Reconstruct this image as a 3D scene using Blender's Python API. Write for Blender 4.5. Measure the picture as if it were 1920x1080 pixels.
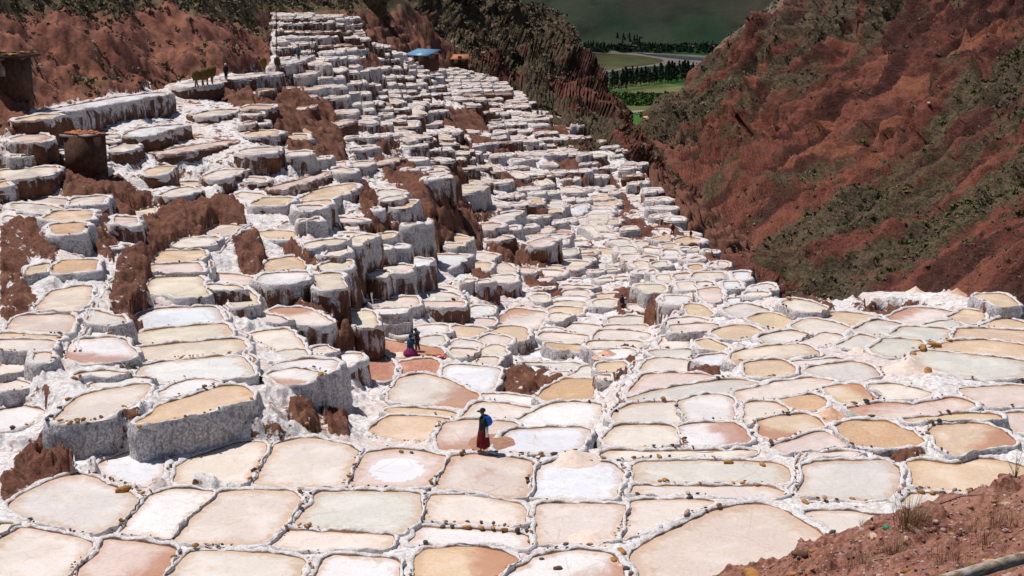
import bpy, math, random
import numpy as np
from mathutils import Vector, Matrix
from mathutils.geometry import delaunay_2d_cdt
R = math.radians
for o in list(bpy.data.objects): bpy.data.objects.remove(o)
sc = bpy.context.scene
# ------------------------------------------------------------------ camera
F = 2600.0; PITCH = math.radians(13.8)
cam = bpy.data.cameras.new('camera'); camo = bpy.data.objects.new('camera', cam)
sc.collection.objects.link(camo); sc.camera = camo
cam.sensor_width = 36; cam.lens = 36*F/1920; cam.clip_start = 0.3; cam.clip_end = 20000
camo.location = (0, 0, 0); camo.rotation_euler = (math.pi/2 - PITCH, 0, 0)
# ------------------------------------------------------------------ light
SUN_EL, SUN_AZ = 66.0, -62.0      # azimuth from +Y (view direction) towards +X; negative = left
world = bpy.data.worlds.new('World'); sc.world = world; world.use_nodes = True
wn = world.node_tree; bg = wn.nodes['Background']
sky = wn.nodes.new('ShaderNodeTexSky'); sky.sky_type = 'NISHITA'; sky.sun_disc = False
sky.sun_elevation = R(SUN_EL); sky.sun_rotation = R(SUN_AZ)
sky.altitude = 3000; sky.air_density = 1.0; sky.dust_density = 1.0
wn.links.new(sky.outputs[0], bg.inputs[0]); bg.inputs[1].default_value = 0.072
sl = bpy.data.lights.new('sun', 'SUN'); sl.energy = 4.8; sl.angle = R(0.6); sl.color = (1.0, 0.965, 0.925)
so = bpy.data.objects.new('sun', sl); sc.collection.objects.link(so)
sd = Vector((math.cos(R(SUN_EL))*math.sin(R(SUN_AZ)), math.cos(R(SUN_EL))*math.cos(R(SUN_AZ)), math.sin(R(SUN_EL))))
so.rotation_euler = sd.to_track_quat('Z', 'Y').to_euler()
sc.view_settings.view_transform = 'Standard'; sc.view_settings.look = 'None'
sc.view_settings.gamma = 1; sc.view_settings.use_curve_mapping = False
sc.view_settings.exposure = -0.06
sc.render.engine = 'CYCLES'
sc.cycles.max_bounces = 5; sc.cycles.diffuse_bounces = 3; sc.cycles.glossy_bounces = 2
random.seed(7); rng = np.random.default_rng(7)
# ------------------------------------------------------------------ projection
CP, SP = math.cos(PITCH), math.sin(PITCH)
def ray(px, py):
    px = np.asarray(px, float); py = np.asarray(py, float)
    a = (px-960)/F; b = (540-py)/F
    return np.stack([a, CP + b*SP, -SP + b*CP], -1)
def T(py):                                   # drop per metre of distance
    b = (540-np.asarray(py, float))/F
    return (SP - b*CP)/(CP + b*SP)
def at_D(px, py, D):
    r = ray(px, py); return r*(np.asarray(D)/r[..., 1])[..., None]
def at_h(px, py, h):
    r = ray(px, py); return r*(-np.asarray(h)/r[..., 2])[..., None]
def to_px(P):
    P = np.asarray(P, float)
    zc = P[..., 1]*CP - P[..., 2]*SP; yc = P[..., 1]*SP + P[..., 2]*CP
    zc = np.maximum(zc, .01)
    return np.stack([960 + F*P[..., 0]/zc, 540 - F*yc/zc], -1)
# ------------------------------------------------------------------ noise
_perm = rng.permutation(256); _perm = np.concatenate([_perm, _perm, _perm])
_grad = rng.normal(size=(256, 3)); _grad /= np.linalg.norm(_grad, axis=1)[:, None]
def noise(P):
    P = np.asarray(P, np.float64); I = np.floor(P).astype(np.int64); f = P - I; I &= 255
    u = f*f*f*(f*(f*6-15)+10)
    out = 0
    for dx in (0, 1):
        wx = u[..., 0] if dx else 1-u[..., 0]
        for dy in (0, 1):
            wy = u[..., 1] if dy else 1-u[..., 1]
            for dz in (0, 1):
                wz = u[..., 2] if dz else 1-u[..., 2]
                h = _perm[_perm[_perm[(I[..., 0]+dx) & 255] + ((I[..., 1]+dy) & 255)] + ((I[..., 2]+dz) & 255)]
                g = _grad[h]
                out = out + wx*wy*wz*(g[..., 0]*(f[..., 0]-dx) + g[..., 1]*(f[..., 1]-dy) + g[..., 2]*(f[..., 2]-dz))
    return out*1.7
def fbm(P, octv=4, gain=.5, lac=2.03):
    P = np.asarray(P, float); s = 0; a = 1
    for k in range(octv):
        s = s + a*noise(P + 17.3*k); P = P*lac; a *= gain
    return s
def ridged(P, octv=4, gain=.5):
    P = np.asarray(P, float); s = 0; a = 1
    for k in range(octv):
        s = s + a*(1-np.abs(noise(P + 11.1*k))*2); P = P*2.07; a *= gain
    return s
def smooth(a, b, x):
    t = np.clip((x-a)/(b-a), 0, 1); return t*t*(3-2*t)
# ------------------------------------------------------------------ radial interpolation of log distance over the picture
class TPS:
    def __init__(s, pts, vals, reg=1e-3):
        s.c = np.asarray(pts, float)/1000; v = np.asarray(vals, float); n = len(v)
        d = np.linalg.norm(s.c[:, None]-s.c[None], axis=-1)
        K = s.k(d) + reg*np.eye(n); Pm = np.c_[np.ones(n), s.c]
        A = np.block([[K, Pm], [Pm.T, np.zeros((3, 3))]])
        s.w = np.linalg.solve(A, np.r_[v, 0, 0, 0])
    def k(s, d): return np.where(d > 1e-9, d*d*np.log(np.maximum(d, 1e-9)), 0)
    def __call__(s, x, y):
        x = np.asarray(x, float)/1000; y = np.asarray(y, float)/1000; sh = x.shape
        q = np.stack([x.ravel(), y.ravel()], -1); out = np.zeros(len(q))
        for i in range(0, len(q), 20000):
            d = np.linalg.norm(q[i:i+20000, None]-s.c[None], axis=-1)
            out[i:i+20000] = s.k(d) @ s.w[:-3] + s.w[-3] + q[i:i+20000] @ s.w[-2:]
        return out.reshape(sh)
def field(H=(), D=(), reg=1e-3):
    p = [(x, y) for x, y, h in H] + [(x, y) for x, y, d in D]
    v = [math.log(h/float(T(y))) for x, y, h in H] + [math.log(d) for x, y, d in D]
    return TPS(p, v, reg)
def in_poly(px, py, poly):
    poly = np.asarray(poly, float); x0, y0 = poly[:, 0], poly[:, 1]; x1, y1 = np.roll(x0, -1), np.roll(y0, -1)
    res = np.zeros(px.shape, bool)
    for a, b, c, d in zip(x0, y0, x1, y1):
        if b == d: continue
        hit = ((b > py) != (d > py)) & (px < (c-a)*(py-b)/(d-b)+a)
        res ^= hit
    return res
def seg_dist(px, py, line):
    out = np.full(px.shape, 1e9)
    for (a, b), (c, d) in zip(line[:-1], line[1:]):
        L = (c-a)**2+(d-b)**2+1e-9; t = np.clip(((px-a)*(c-a)+(py-b)*(d-b))/L, 0, 1)
        out = np.minimum(out, np.hypot(px-a-t*(c-a), py-b-t*(d-b)))
    return out
# ------------------------------------------------------------------ object helpers
col = sc.collection
def tag(o, label=None, cat=None, group=None, kind=None):
    if label: o['label'] = label
    if cat: o['category'] = cat
    if group: o['group'] = group
    if kind: o['kind'] = kind
    return o
def empty(name, loc=(0, 0, 0), rz=0, parent=None):
    o = bpy.data.objects.new(name, None); col.objects.link(o); o.location = loc; o.rotation_euler = (0, 0, rz)
    o.empty_display_size = .3
    if parent: o.parent = parent
    return o
def mesh_np(name, V, faces, smooth_=True, attrs=None, midx=None):
    """V Nx3, faces: list of int arrays (M x k) of one or several k"""
    me = bpy.data.meshes.new(name); V = np.asarray(V, np.float32)
    if isinstance(faces, np.ndarray): faces = [faces]
    faces = [np.asarray(f, np.int32) for f in faces if len(f)]
    me.vertices.add(len(V)); me.vertices.foreach_set('co', V.ravel())
    nl = sum(f.size for f in faces); nf = sum(len(f) for f in faces)
    me.loops.add(nl); me.loops.foreach_set('vertex_index', np.concatenate([f.ravel() for f in faces]))
    me.polygons.add(nf)
    tot = np.concatenate([np.full(len(f), f.shape[1], np.int32) for f in faces])
    st = np.r_[0, np.cumsum(tot)[:-1]].astype(np.int32)
    me.polygons.foreach_set('loop_start', st); me.polygons.foreach_set('loop_total', tot)
    if smooth_: me.polygons.foreach_set('use_smooth', np.ones(nf, bool))
    if midx is not None: me.polygons.foreach_set('material_index', np.asarray(midx, np.int32))
    if attrs:
        for k, v in attrs.items():
            v = np.asarray(v, np.float32)
            if v.ndim == 1:
                a = me.attributes.new(k, 'FLOAT', 'POINT'); a.data.foreach_set('value', v)
            else:
                a = me.attributes.new(k, 'FLOAT_COLOR', 'POINT')
                if v.shape[1] == 3: v = np.c_[v, np.ones(len(v), np.float32)]
                a.data.foreach_set('color', v.ravel())
    me.update(calc_edges=True)
    return me
def link(name, me, mats=(), parent=None, loc=(0, 0, 0)):
    for m in (mats if isinstance(mats, (list, tuple)) else [mats]): me.materials.append(m)
    o = bpy.data.objects.new(name, me); col.objects.link(o); o.location = loc
    if parent: o.parent = parent
    return o
def grid_faces(nr, nc, closed=False):
    i = np.arange(nr-1)[:, None]; j = np.arange(nc if closed else nc-1)[None]
    a = i*nc + j; b = i*nc + (j+1) % nc
    return np.stack([a, b, b+nc, a+nc], -1).reshape(-1, 4)
# ------------------------------------------------------------------ materials
class NT:
    def __init__(s, name, rough=.9, spec=.2):
        s.m = bpy.data.materials.new(name); s.m.use_nodes = True; s.t = s.m.node_tree
        s.b = s.t.nodes['Principled BSDF']; s.b.inputs['Roughness'].default_value = rough
        s.b.inputs['Specular IOR Level'].default_value = spec
        s.pos = s.t.nodes.new('ShaderNodeNewGeometry').outputs['Position']
    def L(s, a, b):
        if isinstance(a, (int, float)): b.default_value = a
        elif isinstance(a, (tuple, list)): b.default_value = (*a, 1) if len(a) == 3 and b.type == 'RGBA' else a
        else: s.t.links.new(a, b)
    def attr(s, n, fac=True):
        a = s.t.nodes.new('ShaderNodeAttribute'); a.attribute_name = n
        return a.outputs['Fac' if fac else 'Color']
    def scale(s, v, sc3, off=(0, 0, 0)):
        m = s.t.nodes.new('ShaderNodeMapping'); s.L(v, m.inputs[0])
        m.inputs['Scale'].default_value = sc3 if isinstance(sc3, tuple) else (sc3,)*3
        m.inputs['Location'].default_value = off; return m.outputs[0]
    def noise(s, scl=1., det=4, rough=.55, v=None, sc3=None, dist=0., off=(0, 0, 0)):
        n = s.t.nodes.new('ShaderNodeTexNoise'); v = v or s.pos
        if sc3 or off != (0, 0, 0): v = s.scale(v, sc3 or 1., off)
        s.L(v, n.inputs['Vector']); n.inputs['Scale'].default_value = scl; n.inputs['Detail'].default_value = det
        n.inputs['Roughness'].default_value = rough; n.inputs['Distortion'].default_value = dist
        return n.outputs['Fac']
    def voro(s, scl=1., v=None, feat='F1', out='Distance', rnd=1.):
        n = s.t.nodes.new('ShaderNodeTexVoronoi'); s.L(v or s.pos, n.inputs['Vector']); n.feature = feat
        n.inputs['Scale'].default_value = scl; n.inputs['Randomness'].default_value = rnd
        return n.outputs[out]
    def math(s, op, a, b=0., c=None, clamp=False):
        n = s.t.nodes.new('ShaderNodeMath'); n.operation = op; s.L(a, n.inputs[0]); s.L(b, n.inputs[1])
        if c is not None: s.L(c, n.inputs[2])
        n.use_clamp = clamp; return n.outputs[0]
    def ramp(s, x, a, b, lo=0., hi=1.):
        n = s.t.nodes.new('ShaderNodeMapRange'); s.L(x, n.inputs[0]); n.interpolation_type = 'SMOOTHSTEP'
        n.inputs[1].default_value = a; n.inputs[2].default_value = b; n.inputs[3].default_value = lo; n.inputs[4].default_value = hi
        return n.outputs[0]
    def mix(s, f, a, b, mode='MIX'):
        n = s.t.nodes.new('ShaderNodeMix'); n.data_type = 'RGBA'; n.blend_type = mode
        s.L(f, n.inputs[0]); s.L(a, n.inputs[6]); s.L(b, n.inputs[7]); return n.outputs[2]
    def bump(s, hgt, strength=.5, dist=.05, prev=None):
        n = s.t.nodes.new('ShaderNodeBump'); s.L(hgt, n.inputs['Height'])
        n.inputs['Strength'].default_value = strength; n.inputs['Distance'].default_value = dist
        if prev: s.L(prev, n.inputs['Normal'])
        return n.outputs[0]
    def done(s, colr, normal=None, rough=None):
        s.L(colr, s.b.inputs['Base Color'])
        if normal: s.L(normal, s.b.inputs['Normal'])
        if rough is not None: s.L(rough, s.b.inputs['Roughness'])
        return s.m
def flat_mat(name, c, rough=.85, var=.25, scl=6., spec=.2, bump=.3):
    n = NT(name, rough, spec); f = n.noise(scl, 4, .6)
    d = tuple(x*(1-var) for x in c); e = tuple(min(1, x*(1+var)) for x in c)
    return n.done(n.mix(n.ramp(f, .3, .7), d, e), n.bump(f, bump, .03))
SALT = (.755, .73, .725); SALT2 = (.56, .51, .495); DIRT = (.100, .040, .027); DIRT2 = (.065, .028, .020); OCH = (.30, .135, .045)
def make_brine():
    n = NT('brine', .45, .5)
    tint = n.attr('tint', False); e = n.attr('edge'); st = n.attr('stain')
    big = n.noise(.55, 5, .6, dist=.6); fine = n.noise(7., 3, .7); mid = n.noise(2.2, 4, .62, dist=1.2, off=(9, 4, 0))
    c = n.mix(n.ramp(fine, .35, .68, 0, .30), tint, (.80, .76, .75)); c = n.mix(n.ramp(n.noise(16., 3, .7), .48, .70, 0, .35), c, (.50, .38, .30))
    c = n.mix(n.ramp(mid, .50, .72, 0, .38), c, (.60, .40, .26))
    c = n.mix(n.ramp(big, .52, .75, 0, .35), c, (.76, .73, .74))
    wig = n.math('ADD', e, n.math('MULTIPLY', n.math('SUBTRACT', mid, .5), .5))
    c = n.mix(n.ramp(wig, .72, 1.0, 0, .55), c, (.50, .29, .15))
    s2 = n.math('ADD', st, n.math('MULTIPLY', n.math('SUBTRACT', n.noise(.9, 5, .65, dist=.8, off=(3, 1, 0)), .5), .9))
    c = n.mix(n.ramp(s2, .55, .95, 0, .75), c, (.45, .19, .10))
    s3 = n.math('SUBTRACT', n.math('MULTIPLY', n.math('SUBTRACT', n.noise(1.2, 4, .6, off=(5, 8, 0)), .5), .7), st)
    c = n.mix(n.ramp(s3, .40, .95, 0, .8), c, (.80, .80, .84))
    crack = n.voro(.5, n.scale(n.pos, (1, .8, 1)), 'DISTANCE_TO_EDGE'); cm = n.noise(.35, 2, .5, off=(2, 7, 0))
    c = n.mix(n.math('MULTIPLY', n.ramp(crack, .012, .0, 0, .35), n.ramp(cm, .5, .6)), c, (.40, .25, .19))
    return n.done(c, n.bump(fine, .12, .02), n.ramp(big, .35, .65, .14, .5))
def make_rim():
    n = NT('salt_rim', .85, .3)
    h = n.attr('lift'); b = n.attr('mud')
    f1 = n.noise(3.2, 5, .65); f2 = n.noise(11., 4, .7); f3 = n.noise(1.1, 4, .6, off=(4, 4, 4))
    c = n.mix(n.ramp(f2, .35, .65), SALT2, SALT)
    c = n.mix(n.ramp(n.noise(5.5, 4, .7, off=(6, 2, 1)), .52, .66, 0, .65), c, (.42, .26, .19)); c = n.mix(n.ramp(n.math('ADD', b, n.math('SUBTRACT', f3, .5)), .2, .8, 0, .55), c, (.56, .42, .37))
    br = n.math('ADD', n.math('MULTIPLY', b, .55), n.math('MULTIPLY', n.math('SUBTRACT', f3, .5), 1.2))
    c = n.mix(n.ramp(n.math('ADD', br, n.math('MULTIPLY', n.math('SUBTRACT', f1, .5), .8)), .34, .5, 0, .85), c, n.mix(f2, DIRT, (.26, .12, .07)))
    wet = n.math('ADD', h, n.math('MULTIPLY', n.math('SUBTRACT', f1, .5), .25))  # brown waterline band: wet mud and the contact shadow painted in together
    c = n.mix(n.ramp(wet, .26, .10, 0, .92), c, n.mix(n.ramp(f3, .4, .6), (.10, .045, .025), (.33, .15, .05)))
    return n.done(c, n.bump(f2, .7, .06, n.bump(f1, .5, .12)))
def make_wall():
    n = NT('salt_crusted_wall', .9, .2)
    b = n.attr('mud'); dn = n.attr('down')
    st = n.noise(1.5, 5, .62, sc3=(1.3, 1.3, .28)); st2 = n.noise(5., 4, .65, sc3=(1.2, 1.2, .35)); f2 = n.noise(9., 5, .72); bl = n.noise(.5, 4, .6, off=(2, 2, 2))
    v = n.voro(4.2)
    sc_ = n.mix(n.ramp(f2, .38, .60), (.32, .285, .29), (.70, .68, .69))
    sc_ = n.mix(n.ramp(st2, .50, .66, 0, .7), sc_, (.25, .17, .145))
    dc = n.mix(n.ramp(f2, .35, .65), DIRT2, (.19, .085, .055)); dc = n.mix(n.ramp(bl, .55, .72, 0, .7), dc, OCH)
    w = n.math('ADD', n.math('MULTIPLY', n.math('SUBTRACT', st, .5), 1.5), n.math('MULTIPLY', n.math('SUBTRACT', bl, .5), 1.0))
    w = n.math('ADD', w, n.math('MULTIPLY', n.math('SUBTRACT', f2, .5), .7))
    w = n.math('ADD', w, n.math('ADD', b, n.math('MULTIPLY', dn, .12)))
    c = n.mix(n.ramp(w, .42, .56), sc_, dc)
    c = n.mix(n.ramp(v, .10, .02, 0, .6), c, (.20, .12, .09))
    return n.done(c, n.bump(f2, .9, .10, n.bump(st, .6, .25)))
def make_ground():
    n = NT('salt_and_red_earth', .92, .2)
    d = n.attr('dirt'); hl = n.attr('hill'); sh = n.attr('green')
    f1 = n.noise(.9, 6, .62); f2 = n.noise(6., 5, .7); f3 = n.noise(.22, 5, .6); f4 = n.noise(2.4, 5, .65, off=(8, 1, 3))
    salt = n.mix(n.ramp(f2, .38, .60), (.56, .51, .495), (.79, .76, .75))
    salt = n.mix(n.ramp(f4, .50, .64, 0, .75), salt, (.44, .30, .25))
    salt = n.mix(n.ramp(f3, .5, .62, 0, .45), salt, (.60, .44, .37))
    dirt = n.mix(n.ramp(f2, .35, .65), DIRT, (.19, .080, .050))
    dirt = n.mix(n.ramp(f4, .5, .7, 0, .8), dirt, (.085, .038, .028))
    dirt = n.mix(n.ramp(f1, .55, .70, 0, .7), dirt, (.27, .13, .06))
    dirt = n.mix(n.ramp(n.voro(5.), .14, .06, 0, .7), dirt, (.36, .20, .12))
    w = n.math('ADD', d, n.math('ADD', n.math('MULTIPLY', n.math('SUBTRACT', f1, .5), 1.6), n.math('MULTIPLY', n.math('SUBTRACT', f4, .5), 1.3)))
    c = n.mix(n.ramp(w, .44, .56), salt, dirt)
    red = n.mix(n.ramp(f1, .4, .65), (.25, .085, .055), (.13, .055, .04)); red = n.mix(n.ramp(f2, .4, .7, 0, .6), red, (.10, .05, .035))
    red = n.mix(n.ramp(f3, .5, .62, 0, .8), red, (.30, .125, .075))
    c = n.mix(n.ramp(hl, .35, .65), c, red)
    gr = n.mix(n.ramp(f2, .35, .65), (.055, .055, .022), (.14, .115, .06))
    g = n.math('ADD', sh, n.math('MULTIPLY', n.math('SUBTRACT', f4, .5), 1.0))
    c = n.mix(n.ramp(g, .4, .6, 0, .85), c, gr)
    return n.done(c, n.bump(f2, .5, .10, n.bump(f4, .5, .25)))
def make_hill(name, s=1.):
    n = NT(name, .95, .1)
    g = n.attr('green'); stk = n.attr('red'); pl = n.attr('pale'); oc = n.attr('orange')
    f1 = n.noise(.06/s, 6, .62); f2 = n.noise(.55/s, 6, .70); f3 = n.noise(1.6/s, 4, .7, off=(3, 3, 3)); f4 = n.noise(.16/s, 5, .65, off=(7, 7, 1))
    earth = n.mix(n.ramp(f2, .32, .66), (.10, .034, .027), (.28, .088, .060))
    earth = n.mix(n.ramp(f4, .42, .66, 0, .8), earth, (.135, .060, .044))
    earth = n.mix(n.ramp(stk, .05, .45, 0, .75), earth, (.30, .105, .070)); earth = n.mix(n.ramp(stk, -.1, -.45, 0, .7), earth, (.062, .026, .022))
    ow = n.math('ADD', oc, n.math('ADD', n.math('MULTIPLY', n.math('SUBTRACT', f4, .5), 1.4), n.math('MULTIPLY', stk, .6)))
    earth = n.mix(n.ramp(ow, .45, 1.0, 0, .75), earth, (.36, .135, .075))
    scrub = n.mix(n.ramp(f3, .35, .65), (.075, .055, .034), (.205, .148, .092))
    scrub = n.mix(n.ramp(f2, .5, .68, 0, .85), scrub, (.052, .062, .018))
    scrub = n.mix(n.ramp(f4, .54, .68, 0, .7), scrub, (.16, .105, .062))
    gw = n.math('ADD', g, n.math('ADD', n.math('MULTIPLY', n.math('SUBTRACT', f2, .5), 1.1), n.math('MULTIPLY', n.math('SUBTRACT', f4, .5), .9)))
    c = n.mix(n.ramp(gw, .38, .62), earth, scrub)
    c = n.mix(n.math('MULTIPLY', pl, n.ramp(f2, .35, .6)), c, (.30, .245, .18))
    c = n.mix(n.math('MULTIPLY', n.ramp(n.voro(.9/s), .16, .10), n.ramp(n.noise(.25, 3, .6, off=(1, 5, 9)), .58, .66, 0, .7)), c, (.36, .30, .27)); c = n.mix(n.math('MULTIPLY', n.ramp(n.voro(2.2/s), .13, .06), n.ramp(f4, .5, .6)), c, (.40, .33, .29))
    f5 = n.noise(3.2/s, 4, .75, off=(1, 9, 3)); c = n.mix(n.ramp(f5, .48, .64, 0, .38), c, (.055, .036, .027)); c = n.mix(n.ramp(f5, .46, .32, 0, .45), c, (.30, .19, .145))
    return n.done(c, n.bump(f5, .8, .3*s, n.bump(f3, .9, .5*s, n.bump(f2, .9, 1.2*s))))

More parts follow.
